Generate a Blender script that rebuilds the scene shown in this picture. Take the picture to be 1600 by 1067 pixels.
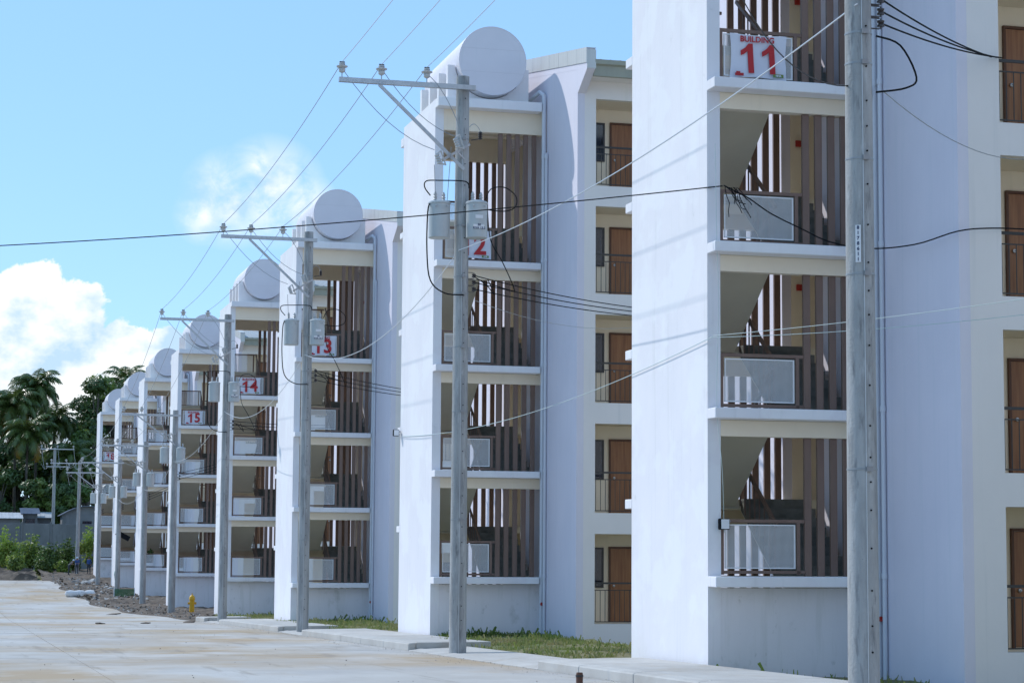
import bpy, bmesh, math, random
from mathutils import Vector, Matrix, Euler
R = math.radians
random.seed(7)
scene = bpy.context.scene
C = scene.collection
for o in list(bpy.data.objects): bpy.data.objects.remove(o)

# ------------------------------------------------------------------ camera
EYE = 1.70
cam_d = bpy.data.cameras.new('camera'); cam = bpy.data.objects.new('camera', cam_d); C.objects.link(cam)
cam_d.sensor_width = 36.0; cam_d.lens = 36.0 * 3246.5 / 1600.0
cam_d.clip_start = 0.1; cam_d.clip_end = 9000
_yaw, _pitch, _roll = R(14.952), R(5.511), R(0.401)
fwd = Vector((math.sin(_yaw) * math.cos(_pitch), math.cos(_yaw) * math.cos(_pitch), math.sin(_pitch)))
right = Vector((math.cos(_yaw), -math.sin(_yaw), 0)); up = right.cross(fwd)
r2 = right * math.cos(_roll) + up * math.sin(_roll); u2 = up * math.cos(_roll) - right * math.sin(_roll)
m = Matrix((r2, u2, -fwd)).transposed().to_4x4(); m.translation = Vector((0, 0, EYE))
cam.matrix_world = m
scene.camera = cam

# ------------------------------------------------------------------ world, sun, exposure
SUN = Vector((-1.0, 1.15, 1.38)).normalized()
sun_d = bpy.data.lights.new('sun', 'SUN'); sun_o = bpy.data.objects.new('sun', sun_d); C.objects.link(sun_o)
sun_d.energy = 2.45; sun_d.angle = R(0.53); sun_d.color = (1.0, 0.985, 0.96)
sun_o.rotation_euler = SUN.to_track_quat('Z', 'Y').to_euler(); sun_o.location = (-40, 40, 60)
W = bpy.data.worlds.new('World'); scene.world = W; W.use_nodes = True
SKY_STRENGTH = 0.15
def build_world():
    nt = W.node_tree; N = nt.nodes; Lk = nt.links; N.clear()
    def nd(t, **k):
        n = N.new(t)
        for a, v in k.items(): setattr(n, a, v)
        return n
    def val(s, x): s.default_value = x
    out = nd('ShaderNodeOutputWorld'); bg = nd('ShaderNodeBackground'); val(bg.inputs[1], SKY_STRENGTH)
    sky = nd('ShaderNodeTexSky', sky_type='NISHITA', sun_disc=False)
    sky.sun_elevation = math.asin(SUN.z); sky.sun_rotation = math.atan2(SUN.x, SUN.y)
    sky.altitude = 600; sky.air_density = 1.0; sky.dust_density = 0.1; sky.ozone_density = 2.0
    tc = nd('ShaderNodeTexCoord')
    # stretch elevation so that cumulus get flat-ish bases
    sep = nd('ShaderNodeSeparateXYZ'); Lk.new(tc.outputs['Generated'], sep.inputs[0])
    def math_(op, a, b=None, c=None, clamp=False):
        n = nd('ShaderNodeMath', operation=op); n.use_clamp = clamp
        for i, x in enumerate((a, b, c)):
            if x is None: continue
            if isinstance(x, (int, float)): n.inputs[i].default_value = x
            else: Lk.new(x, n.inputs[i])
        return n.outputs[0]
    def noise(scale, detail, rough, off=(0, 0, 0), st=(1, 1, 1.35), dist=0.0):
        mp = nd('ShaderNodeMapping'); mp.inputs['Location'].default_value = off; mp.inputs['Scale'].default_value = st
        Lk.new(tc.outputs['Generated'], mp.inputs[0])
        n = nd('ShaderNodeTexNoise'); n.inputs['Scale'].default_value = scale; n.inputs['Detail'].default_value = detail
        n.inputs['Roughness'].default_value = rough; n.inputs['Distortion'].default_value = dist
        Lk.new(mp.outputs[0], n.inputs['Vector']); return n.outputs[0]
    def blob(d, rad, soft, zs=1.0):
        # cumulus body round a direction: 1 inside, 0 outside
        mp = nd('ShaderNodeVectorMath', operation='SUBTRACT'); Lk.new(tc.outputs['Generated'], mp.inputs[0]); mp.inputs[1].default_value = d
        sc = nd('ShaderNodeVectorMath', operation='MULTIPLY'); Lk.new(mp.outputs[0], sc.inputs[0]); sc.inputs[1].default_value = (1, 1, zs)
        ln = nd('ShaderNodeVectorMath', operation='LENGTH'); Lk.new(sc.outputs[0], ln.inputs[0])
        mr = nd('ShaderNodeMapRange'); mr.inputs[1].default_value = rad - soft; mr.inputs[2].default_value = rad + soft
        mr.inputs[3].default_value = 1; mr.inputs[4].default_value = 0; Lk.new(ln.outputs['Value'], mr.inputs[0]); return mr.outputs[0]
    n1 = noise(62, 9, 0.58, (3.1, 0, 0.4), (1, 1, 1.1), .3); n2 = noise(5.5, 4, 0.5, (1.7, 2, 0)); n3 = noise(55, 6, 0.6, (0, 4, 0))
    field = None
    blobs = [((0.0295, 0.9940, 0.1049), 0.0231, 0.0088, 1.0), ((0.0487, 0.9937, 0.1010), 0.0191, 0.0073, 1.0), ((0.0348, 0.9922, 0.1200), 0.0105, 0.0060, 1.0),
             ((0.0698, 0.9939, 0.0850), 0.0169, 0.0064, 1.0), ((0.0817, 0.9930, 0.0853), 0.0129, 0.0069, 1.0), ((0.0936, 0.9918, 0.0871), 0.0111, 0.0062, 1.0),
             ((0.0187, 0.9968, 0.0777), 0.0370, 0.0140, 1.0), ((0.0543, 0.9967, 0.0606), 0.0339, 0.0129, 1.0), ((0.0006, 0.9949, 0.1010), 0.0277, 0.0105, 1.0), ((-0.0332, 0.9956, 0.0880), 0.0339, 0.0129, 1.0), ((.125, .990, .062), .03, .015, 1.3),
             ((-.05, .993, .085), .05, .035, 1.2), ((-.20, .975, .10), .07, .05, 1.3),
             ((-.55, .82, .12), .10, .07, 1.5), ((.55, .82, .12), .10, .07, 1.5), ((-.95, .25, .16), .12, .08, 1.5),
             ((.93, -.3, .16), .12, .08, 1.5), ((-.5, -.84, .2), .14, .09, 1.5), ((.3, -.93, .15), .12, .08, 1.5), ((.9, .35, .25), .1, .08, 1.5)]
    for d, r, s, z in blobs:
        v = Vector(d).normalized(); b = blob(v, r, s, z)
        field = b if field is None else math_('MAXIMUM', field, b)
    # cumulus: body pushed in and out by billowing noise
    t = math_('ADD', math_('MULTIPLY', field, 1.05), math_('MULTIPLY', math_('SUBTRACT', n1, 0.5), 1.7))
    mr = nd('ShaderNodeMapRange', interpolation_type='SMOOTHSTEP'); mr.inputs[1].default_value = 0.42; mr.inputs[2].default_value = 0.58; Lk.new(t, mr.inputs[0])
    # thin wisps
    wisp = None
    for d, r, s, z in [((0.1223, 0.9792, 0.1618), 0.0136, 0.0119, 1.0), ((0.1402, 0.9762, 0.1653), 0.0153, 0.0134, 1.0), ((0.1554, 0.9749, 0.1596), 0.0099, 0.0086, 1.0), ((0.1336, 0.9750, 0.1777), 0.0064, 0.0056, 1.0), ((0.1107, 0.9819, 0.1539), 0.0086, 0.0075, 1.0), ((-.15, .96, .24), .06, .06, 2.), ((.6, .75, .3), .1, .1, 2.), ((-.7, .6, .4), .15, .1, 2.), ((0, -.9, .4), .2, .15, 2.)]:
        b = blob(Vector(d).normalized(), r, s, z); wisp = b if wisp is None else math_('MAXIMUM', wisp, b)
    nw = noise(58, 8, 0.60, (7, 1, 2), (1, 1, 1.0), 0.4)
    wt = math_('MULTIPLY', wisp, math_('MULTIPLY', math_('SUBTRACT', nw, 0.27, clamp=True), 4.0, clamp=True))
    wt = math_('MULTIPLY', wt, 1.0, clamp=True)
    # cloud colour: white tops, faint blue-grey undersides by another noise
    sh = nd('ShaderNodeMapRange'); sh.inputs[1].default_value = 0.38; sh.inputs[2].default_value = 0.54; Lk.new(noise(34, 6, .55, (9, 3, 1)), sh.inputs[0])
    cc = nd('ShaderNodeMix', data_type='RGBA'); cc.inputs['A'].default_value = CLOUD_LO; cc.inputs['B'].default_value = CLOUD_HI; Lk.new(sh.outputs[0], cc.inputs['Factor'])
    tint = nd('ShaderNodeMix', data_type='RGBA', blend_type='MULTIPLY'); tint.inputs['Factor'].default_value = 1.0
    tint.inputs['B'].default_value = SKY_TINT; Lk.new(sky.outputs[0], tint.inputs['A'])
    even = nd('ShaderNodeMix', data_type='RGBA'); even.inputs['Factor'].default_value = 0.60; even.inputs['B'].default_value = (2.15, 4.0, 6.3, 1)
    Lk.new(tint.outputs['Result'], even.inputs['A']); tint = even                # humid tropical air: the blue is more even than in the clear model
    cov = math_('MAXIMUM', mr.outputs[0], wt)
    mx = nd('ShaderNodeMix', data_type='RGBA'); Lk.new(cov, mx.inputs['Factor']); Lk.new(tint.outputs['Result'], mx.inputs['A']); Lk.new(cc.outputs['Result'], mx.inputs['B'])
    Lk.new(mx.outputs['Result'], bg.inputs[0]); Lk.new(bg.outputs[0], out.inputs[0])
CLOUD_LO = (3.3, 4.6, 6.0, 1); CLOUD_HI = (6.0, 6.3, 6.4, 1); SKY_TINT = (0.80, 0.92, 1.14, 1)
build_world()
vs = scene.view_settings
vs.view_transform = 'Standard'; vs.look = 'None'; vs.gamma = 1.0; vs.use_curve_mapping = False
vs.exposure = 0.22
scene.render.engine = 'CYCLES'
scene.cycles.max_bounces = 8; scene.cycles.diffuse_bounces = 4; scene.cycles.transparent_max_bounces = 16

# ------------------------------------------------------------------ materials
MAT = {}
def mat(name, col, rough=0.7, col2=None, nscale=2.0, nst=(1, 1, 1), lo=.4, hi=.6, bump=0.0, bscale=40, metal=0.0, trans=0.0, layers=(), spec=0.5, emit=None):
    """Principled with world-space noise between col and col2, further patch layers and bump."""
    m_ = bpy.data.materials.new(name); m_.use_nodes = True; nt = m_.node_tree; N = nt.nodes; Lk = nt.links
    b = N['Principled BSDF']; b.inputs['Roughness'].default_value = rough; b.inputs['Metallic'].default_value = metal
    b.inputs['Specular IOR Level'].default_value = spec
    b.inputs['Base Color'].default_value = (*col, 1)
    geo = N.new('ShaderNodeNewGeometry')
    def noise(scale, st, detail=6, rg=.6, off=(0, 0, 0)):
        mp = N.new('ShaderNodeMapping'); mp.inputs['Scale'].default_value = st; mp.inputs['Location'].default_value = off
        Lk.new(geo.outputs['Position'], mp.inputs[0])
        n = N.new('ShaderNodeTexNoise'); n.inputs['Scale'].default_value = scale; n.inputs['Detail'].default_value = detail; n.inputs['Roughness'].default_value = rg
        Lk.new(mp.outputs[0], n.inputs['Vector']); return n.outputs[0]
    def ramp(s, lo, hi):
        r = N.new('ShaderNodeMapRange'); r.inputs[1].default_value = lo; r.inputs[2].default_value = hi; Lk.new(s, r.inputs[0]); return r.outputs[0]
    cur = None
    L_ = ([(col2, nscale, nst, lo, hi, 1.0)] if col2 else []) + list(layers)
    for i, (c, sc, st, l, h, amt) in enumerate(L_):
        mx = N.new('ShaderNodeMix'); mx.data_type = 'RGBA'
        fac = ramp(noise(sc, st, off=(i * 7.3, i * 3.1, i)), l, h)
        if amt != 1.0:
            mu = N.new('ShaderNodeMath'); mu.operation = 'MULTIPLY'; mu.inputs[1].default_value = amt; Lk.new(fac, mu.inputs[0]); fac = mu.outputs[0]
        Lk.new(fac, mx.inputs['Factor'])
        if cur is None: mx.inputs['A'].default_value = (*col, 1)
        else: Lk.new(cur, mx.inputs['A'])
        mx.inputs['B'].default_value = (*c, 1); cur = mx.outputs['Result']
    if cur is not None: Lk.new(cur, b.inputs['Base Color'])
    if bump:
        bp = N.new('ShaderNodeBump'); bp.inputs['Strength'].default_value = bump; bp.inputs['Distance'].default_value = 0.02
        Lk.new(noise(bscale, (1, 1, 1), 4), bp.inputs['Height']); Lk.new(bp.outputs[0], b.inputs['Normal'])
    if trans:
        tr = N.new('ShaderNodeBsdfTranslucent'); ms = N.new('ShaderNodeMixShader'); ms.inputs[0].default_value = trans
        if cur is not None: Lk.new(cur, tr.inputs[0])
        else: tr.inputs[0].default_value = (*col, 1)
        Lk.new(b.outputs[0], ms.inputs[1]); Lk.new(tr.outputs[0], ms.inputs[2]); Lk.new(ms.outputs[0], N['Material Output'].inputs[0])
    MAT[name] = m_; return m_
WHITE = (.80, .815, .83)
mat('plaster', (.835, .815, .835), .75, (.785, .77, .80), 0.9, (1, 1, .6), .35, .7, .16, 7,
    layers=[((.62, .625, .62), 2.2, (3, 3, .10), .56, .78, .45), ((.42, .42, .38), 1.7, (1, 1, 1.2), .66, .84, .40), ((.87, .875, .88), .6, (1, 1, 1), .5, .56, .5)])
mat('base_plaster', (.815, .795, .815), .8, (.76, .74, .765), 0.9, (1, 1, .6), .35, .7, .2, 7,
    layers=[((.60, .60, .58), 2.0, (2.5, 2.5, .25), .52, .76, .55), ((.30, .31, .26), 1.5, (1, 1, .8), .60, .80, .55), ((.20, .21, .17), 5, (1, 1, .6), .64, .78, .5)])
mat('end_plaster', (.76, .725, .80), .7, (.715, .685, .765), 0.9, (1, 1, .6), .35, .7, .10, 9,
    layers=[((.62, .64, .70), 2.0, (3, 3, .10), .52, .80, .4)])
mat('facade_plaster', (.835, .785, .76), .75, (.79, .745, .72), 0.9, (1, 1, .6), .35, .7, .08, 9,
    layers=[((.56, .56, .55), 2.0, (3, 3, .10), .56, .82, .35)])
mat('cream', (.90, .79, .63), .75, (.86, .75, .60), 1.5, (1, 1, 1), .35, .7, .06, 12, layers=[((.55, .52, .43), 2, (3, 3, .2), .6, .85, .3)])
mat('soffit_cream', (.85, .79, .63), .8, (.80, .74, .59), 1.5, (1, 1, 1), .35, .7, .05, 12)
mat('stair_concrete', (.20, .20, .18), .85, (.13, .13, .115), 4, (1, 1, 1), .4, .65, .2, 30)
mat('brown_metal', (.21, .135, .105), .5, (.165, .105, .083), 3, (1, 1, .3), .35, .7, .03, 40)
mat('dark_metal', (.035, .033, .033), .4)
mat('mesh_white', (.80, .80, .80), .5)
mat('door_wood', (.34, .15, .060), .42, (.22, .085, .032), 3.2, (6, 6, .35), .35, .68, .06, 60)
mat('door_dark', (.10, .035, .014), .5)
mat('glass_dark', (.008, .013, .028), .06, (.02, .03, .06), 2, (4, 1, .4), .4, .7, spec=.8)
mat('window_frame', (.03, .03, .035), .4)
mat('steel_grey', (.36, .37, .38), .45, (.28, .285, .29), 6, (1, 1, 1), .35, .7, metal=.6)
mat('galvanized', (.50, .52, .54), .38, (.40, .42, .44), 9, (1, 1, 1), .35, .7, metal=.75)
mat('transformer_paint', (.50, .53, .53), .38, (.45, .475, .48), 4, (1, 1, 1), .35, .7, layers=[((.32, .29, .25), 5, (2, 2, .5), .66, .82, .5)])
mat('porcelain', (.50, .50, .49), .25)
mat('porcelain_dark', (.05, .04, .04), .3)
mat('pole_concrete', (.42, .425, .42), .9, (.29, .295, .295), 2.4, (2, 2, .30), .38, .62, .5, 30,
    layers=[((.13, .135, .14), 5.0, (2.5, 2.5, .45), .56, .74, .8), ((.55, .56, .56), 9, (1, 1, .22), .58, .74, .7), ((.10, .10, .10), 30, (1, 1, 1), .66, .74, .7)])
mat('road_concrete', (.50, .485, .455), .9, (.41, .385, .35), .35, (.8, .5, 1), .38, .64, .25, 22,
    layers=[((.40, .295, .18), .20, (.7, .45, 1), .44, .60, .92), ((.38, .37, .36), .33, (.5, .6, 1), .52, .66, .6), ((.58, .565, .54), .55, (.7, .5, 1), .52, .68, .60),
            ((.22, .19, .155), .8, (.35, .5, 1), .62, .74, .55), ((.24, .20, .16), 5, (1, 1, 1), .64, .78, .4), ((.60, .585, .56), 2.0, (.4, .6, 1), .60, .74, .45), ((.25, .215, .175), 1.5, (1.2, .10, 1), .58, .66, .45), ((.17, .14, .11), .45, (1, .8, 1), .64, .72, .5)])
mat('walk_concrete', (.52, .505, .475), .9, (.43, .41, .38), 1.3, (1, .6, 1), .35, .68, .25, 25,
    layers=[((.36, .28, .19), .8, (1, .5, 1), .58, .78, .5), ((.25, .24, .22), 4, (1, 1, 1), .66, .8, .4)])
mat('old_concrete', (.24, .245, .25), .9, (.15, .155, .16), .6, (1, 1, .5), .35, .7, .3, 8, layers=[((.10, .11, .10), 1.2, (2, 2, .3), .56, .78, .7)])
mat('dirt', (.15, .115, .085), .95, (.075, .058, .045), .55, (1, 1, 1), .38, .66, .6, 6,
    layers=[((.33, .27, .21), 2.1, (1, 1, 1), .56, .74, .7), ((.055, .045, .038), 1.4, (1, 1, 1), .58, .74, .8)])
mat('soil_grass', (.20, .18, .09), .95, (.13, .15, .05), .45, (1, 1, 1), .4, .62, .5, 7,
    layers=[((.20, .16, .11), 1.3, (1, 1, 1), .56, .72, .7)])
mat('grass', (.22, .28, .07), .6, (.38, .34, .17), 1.6, (1, 1, 1), .42, .62, trans=.35)
mat('weed', (.24, .36, .06), .6, (.36, .42, .10), .5, (1, 1, 1), .38, .64, trans=.5)
mat('leaf_dark', (.048, .092, .022), .45, (.085, .14, .032), .35, (1, 1, 1), .38, .64, trans=.25)
mat('leaf_mid', (.10, .175, .035), .42, (.18, .25, .055), .4, (1, 1, 1), .38, .64, trans=.35)
mat('palm_leaf', (.075, .125, .030), .35, (.15, .19, .05), .8, (1, 1, 1), .38, .66, trans=.25)
mat('palm_yellow', (.38, .22, .03), .5, (.22, .15, .03), .9, (1, 1, 1), .38, .66, trans=.3)
mat('bark', (.13, .11, .09), .9, (.075, .062, .05), 3, (1, 1, .4), .38, .66, .5, 14)
mat('tank_paint', (.74, .705, .75), .55, (.70, .67, .715), 1.1, (1, 1, 1), .35, .7, .04, 6, layers=[((.58, .60, .62), 2.2, (3, 3, .15), .58, .82, .35)])
mat('seam_paint', (.64, .61, .65), .6)
mat('flashing', (.64, .64, .62), .55, (.54, .54, .52), 2, (2, 8, .2), .36, .68, metal=.15)
mat('fascia', (.36, .365, .30), .6, (.31, .315, .265), 2, (2, 2, .4), .36, .68)
mat('roof_metal', (.48, .49, .48), .5, (.40, .41, .40), .7, (1, 1, 1), .36, .68, metal=.3)
mat('pipe_pvc', (.66, .68, .74), .45, (.60, .62, .68), 2, (1, 1, .2), .36, .68)
mat('banner', (.72, .73, .80), .6, (.66, .67, .75), 1.6, (1, 1, 1), .36, .68, .12, 7)
mat('red_print', (.48, .020, .025), .6)
mat('green_print', (.16, .24, .05), .6)
mat('navy_print', (.03, .05, .12), .6)
mat('alarm_red', (.42, .03, .02), .4)
mat('black_rubber', (.012, .012, .014), .85, spec=.15)
mat('wire_alu', (.62, .63, .64), .4, metal=.5)
mat('wire_grey', (.33, .34, .36), .5)
mat('wire_cyan', (.50, .60, .58), .5)
mat('tag_white', (.75, .76, .78), .5)
mat('yellow_paint', (.75, .42, .01), .4, (.62, .34, .01), 5, (1, 1, 1), .4, .7)
mat('sack_white', (.72, .73, .74), .6, (.55, .56, .57), 3, (1, 1, 1), .4, .65, .3, 8)
mat('green_net', (.03, .13, .05), .7, (.05, .18, .07), 2, (1, 1, 1), .4, .65)
mat('stone', (.30, .28, .26), .9, (.18, .165, .15), 2.2, (1, 1, 1), .38, .66, .5, 9)
mat('stone_pale', (.48, .47, .45), .9, (.36, .35, .33), 2.2, (1, 1, 1), .38, .66, .5, 9)
mat('tin_white', (.70, .71, .72), .4, (.55, .56, .58), .5, (2, .3, 1), .38, .66, metal=.2)
mat('tin_blue', (.14, .18, .26), .35, (.20, .24, .32), .6, (1, 1, 1), .38, .66, metal=.3)
mat('skin', (.25, .13, .08), .6); mat('hair', (.012, .010, .010), .5)
mat('shirt_mint', (.30, .44, .40), .8); mat('trousers_dark', (.035, .045, .06), .8)
mat('shirt_blue', (.03, .08, .24), .8); mat('cap_pale', (.45, .60, .72), .7); mat('shirt_grey', (.22, .20, .20), .8)

# ------------------------------------------------------------------ mesh helpers
class MB:
    def __init__(s): s.v = []; s.f = []; s.m = []
    def add(s, vs, fs, mi=0):
        k = len(s.v); s.v += [tuple(p) for p in vs]; s.f += [tuple(i + k for i in f) for f in fs]; s.m += [mi] * len(fs); return s
    def box(s, x0, y0, z0, x1, y1, z1, mi=0):
        return s.add([(x0, y0, z0), (x1, y0, z0), (x1, y1, z0), (x0, y1, z0), (x0, y0, z1), (x1, y0, z1), (x1, y1, z1), (x0, y1, z1)],
                     [(0, 3, 2, 1), (4, 5, 6, 7), (0, 1, 5, 4), (1, 2, 6, 5), (2, 3, 7, 6), (3, 0, 4, 7)], mi)
    def bar(s, a, b, w, h=None, upv=(0, 0, 1)):
        a = Vector(a); b = Vector(b); h = h or w; d = (b - a).normalized(); sd = d.cross(Vector(upv))
        if sd.length < 1e-4: sd = Vector((1, 0, 0))
        sd.normalize(); u = sd.cross(d); sd *= w / 2; u *= h / 2
        return s.add([a - sd - u, a + sd - u, a + sd + u, a - sd + u, b - sd - u, b + sd - u, b + sd + u, b - sd + u],
                     [(0, 3, 2, 1), (4, 5, 6, 7), (0, 1, 5, 4), (1, 2, 6, 5), (2, 3, 7, 6), (3, 0, 4, 7)])
    def tube(s, pts, r, n=6, cap=True, mi=0):
        pts = [Vector(p) for p in pts]; k = len(pts); rs = r if isinstance(r, (list, tuple)) else [r] * k
        vs = []; fs = []; prev = None
        for i, p in enumerate(pts):
            d = (pts[min(i + 1, k - 1)] - pts[max(i - 1, 0)]).normalized()
            if prev is None:
                a = d.cross(Vector((0, 0, 1)))
                if a.length < 1e-3: a = d.cross(Vector((1, 0, 0)))
            else: a = prev - d * prev.dot(d)
            a.normalize(); prev = a; b = d.cross(a)
            for j in range(n):
                t = 2 * math.pi * j / n; vs.append(p + (a * math.cos(t) + b * math.sin(t)) * rs[i])
        for i in range(k - 1):
            for j in range(n):
                q = (j + 1) % n; fs.append((i * n + j, i * n + q, (i + 1) * n + q, (i + 1) * n + j))
        if cap: fs.append(tuple(reversed(range(n)))); fs.append(tuple((k - 1) * n + j for j in range(n)))
        return s.add(vs, fs, mi)
    def lathe(s, prof, c=(0, 0, 0), n=12, mi=0, axis=2):
        vs = []; fs = []; k = len(prof)
        for r, z in prof:
            for j in range(n):
                t = 2 * math.pi * j / n; p = [r * math.cos(t), r * math.sin(t), z]
                if axis == 0: p = [p[2], p[0], p[1]]
                if axis == 1: p = [p[1], p[2], p[0]]
                vs.append((c[0] + p[0], c[1] + p[1], c[2] + p[2]))
        for i in range(k - 1):
            for j in range(n):
                q = (j + 1) % n; fs.append((i * n + j, i * n + q, (i + 1) * n + q, (i + 1) * n + j))
        fs.append(tuple(reversed(range(n)))); fs.append(tuple((k - 1) * n + j for j in range(n)))
        return s.add(vs, fs, mi)
    def prism(s, poly, a, b, axis='x'):
        """extrude a closed outline between a and b; the outline's two numbers are the other axes in order"""
        k = len(poly)
        def P(u, v, w): return (w, u, v) if axis == 'x' else (u, w, v) if axis == 'y' else (u, v, w)
        vs = [P(u, v, a) for u, v in poly] + [P(u, v, b) for u, v in poly]
        fs = [tuple(range(k)), tuple(reversed(range(k, 2 * k)))] + [(i, (i + 1) % k, k + (i + 1) % k, k + i) for i in range(k)]
        return s.add(vs, fs)
    def mesh(s, name, mats, smooth=False, bevel=0):
        me = bpy.data.meshes.new(name); me.from_pydata(s.v, [], s.f); 
        for mn in ([mats] if isinstance(mats, str) else mats): me.materials.append(MAT[mn])
        if any(s.m): me.polygons.foreach_set('material_index', s.m)
        bm = bmesh.new(); bm.from_mesh(me); bmesh.ops.recalc_face_normals(bm, faces=bm.faces)
        if bevel:
            bmesh.ops.bevel(bm, geom=[e for e in bm.edges if len(e.link_faces) == 2 and e.calc_face_angle(0) > .5], offset=bevel, segments=1, affect='EDGES')
        bm.to_mesh(me); bm.free()
        if smooth:
            me.polygons.foreach_set('use_smooth', [True] * len(me.polygons))
            try: me.set_sharp_from_angle(angle=R(40))
            except Exception: pass
        me.update(); return me
def ob(name, me, parent=None, loc=(0, 0, 0), rot=None):
    o = bpy.data.objects.new(name, me); C.objects.link(o); o.location = loc
    if rot: o.rotation_euler = rot
    if parent: o.parent = parent
    return o
def tag(o, label=None, cat=None, group=None, kind=None):
    if label: o['label'] = label
    if cat: o['category'] = cat
    if group: o['group'] = group
    if kind: o['kind'] = kind
    return o
def thing(name, loc, label, cat, group=None, rz=0):
    o = bpy.data.objects.new(name, None); C.objects.link(o); o.location = loc; o.rotation_euler = (0, 0, rz); o.empty_display_size = .2
    return tag(o, label, cat, group)
CACHE = {}
def cm(key, fn):
    if key not in CACHE: CACHE[key] = fn()
    return CACHE[key]
def text_mesh(name, body, size, matn, bold=0.0, depth=.002):
    cu = bpy.data.curves.new(name, 'FONT'); cu.body = body; cu.size = size; cu.align_x = 'CENTER'; cu.align_y = 'CENTER'; cu.offset = bold; cu.extrude = depth; cu.resolution_u = 3
    t = bpy.data.objects.new(name, cu); C.objects.link(t)
    dg = bpy.context.evaluated_depsgraph_get(); dg.update()
    me = bpy.data.meshes.new_from_object(t.evaluated_get(dg)); me.name = name
    me.materials.clear(); me.materials.append(MAT[matn]); bpy.data.objects.remove(t); bpy.data.curves.remove(cu); return me

# ------------------------------------------------------------------ ground profile
GP = [(-80, .5), (0, 0), (35.2, -.64), (57.65, -1.12), (82.8, -1.66), (103.5, -2.16), (128.5, -2.45), (152.4, -2.53), (176, -2.45), (199.4, -2.10), (212, -1.5), (230, -1.2), (260, -.5), (320, 2), (500, 6), (3000, 20)]
def G0(y):
    if y <= GP[0][0]: return GP[0][1]
    for (a, za), (b, zb) in zip(GP, GP[1:]):
        if y <= b: return za + (zb - za) * (y - a) / (b - a)
    return GP[-1][1]
def G(y): return sum(G0(y + d) for d in (-8, -4, 0, 4, 8)) / 5 if y < 400 else G0(y)
TX = 13.06                                            # street face of every stair tower
BY = [35.21, 57.65, 82.8, 103.53, 128.54, 152.37, 175.99, 199.35]
BL = [1.12, .71, .03, -.13, -.32, -.32, -.23, -.03]   # level of the first stair landing
PY = [24.5, 46.9, 69.35, 91.6, 114.0, 136.3, 158.6, 181.0]
ROADX0, ROADX1 = -9.4, 10.85

# ------------------------------------------------------------------ setting
def ground():
    mb = MB(); ys = [-80 + 4 * i for i in range(101)] + [330, 360, 400, 500, 700, 1000, 1500, 2200, 3000]
    xs = [-2500, -900, -300, -120, -60, -30, -15, -9.6, 9.2, 10.9, 13, 16, 22, 40, 70, 140, 300, 900, 2500]
    vs = [(x, y, G(y) - .12 + (.0 if abs(x) < 60 else (abs(x) - 60) * .012)) for y in ys for x in xs]; n = len(xs)
    fs = [(j * n + i, j * n + i + 1, (j + 1) * n + i + 1, (j + 1) * n + i) for j in range(len(ys) - 1) for i in range(n - 1)]
    mb.add(vs, fs); tag(ob('ground', mb.mesh('ground', 'soil_grass', True)), kind='structure', label='bare soil and thin grass around the blocks')
ground()
def road():
    root = thing('road', (0, 0, 0), None, None); root['kind'] = 'structure'; root['label'] = 'wide pale concrete road stained with tan mud'
    bed = MB()
    ys = [-76 + 4 * i for i in range(69)]
    bed.add([(x, y, G(y) - .05) for y in ys for x in (ROADX0, ROADX1)], [(2 * i, 2 * i + 1, 2 * i + 3, 2 * i + 2) for i in range(len(ys) - 1)])
    ob('joint_bed', bed.mesh('joint_bed', 'dirt'), root)
    lanes = [(-9.4, -3.4), (-3.4, 2.65), (2.65, 10.85)]
    L0 = [-75, -55, -37, -19, -1, 17, 33.5, 51, 71, 91, 112, 133, 154, 175, 197]
    for (xa, xb) in lanes:
        for k, (a, b) in enumerate(zip(L0, L0[1:])):
            if k == 0 and xb < 0: pass
            n = max(2, int((b - a) / 3)); mb = MB(); vs = []
            dz = random.uniform(-.004, .004); g = .012
            ysl = [a + g + (b - a - 2 * g) * i / n for i in range(n + 1)]
            xe = xb - g
            for y in ysl:
                x2 = xe
                if xb > 10 and y > 96: x2 = xe - min(1.9, (y - 96) * .06) + .35 * math.sin(y * .31) * min(1, (y - 96) / 10)
                for x, z in ((xa + g, -.06), (xa + g, 0), (x2, 0), (x2, -.06)): vs.append((x, y, G(y) + z + dz))
            fs = []
            for i in range(n):
                for j in range(3): fs.append((i * 4 + j, i * 4 + j + 1, i * 4 + j + 5, i * 4 + j + 4))
            fs += [(0, 1, 2, 3), tuple(n * 4 + j for j in (3, 2, 1, 0))]
            mb.add(vs, fs); ob('concrete_slab', mb.mesh('concrete_slab', 'road_concrete'), root)
road()
def strip(mb, x0, x1, y0, y1, h0, h1, dz=.3, n=None, ends=None):
    """solid strip that follows the ground: top from height h0 (at x0) to h1 (at x1)"""
    n = n or max(1, int((y1 - y0) / 2)); vs = []
    for i in range(n + 1):
        y = y0 + (y1 - y0) * i / n; g = G(y)
        vs += [(x0, y, g - dz), (x0, y, g + h0), (x1, y, g + h1), (x1, y, g - dz)]
    fs = [(i * 4 + j, i * 4 + j + 1, i * 4 + j + 5, i * 4 + j + 4) for i in range(n) for j in range(3)] + [(0, 1, 2, 3), tuple(n * 4 + j for j in (3, 2, 1, 0))]
    return mb.add(vs, fs)
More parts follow.
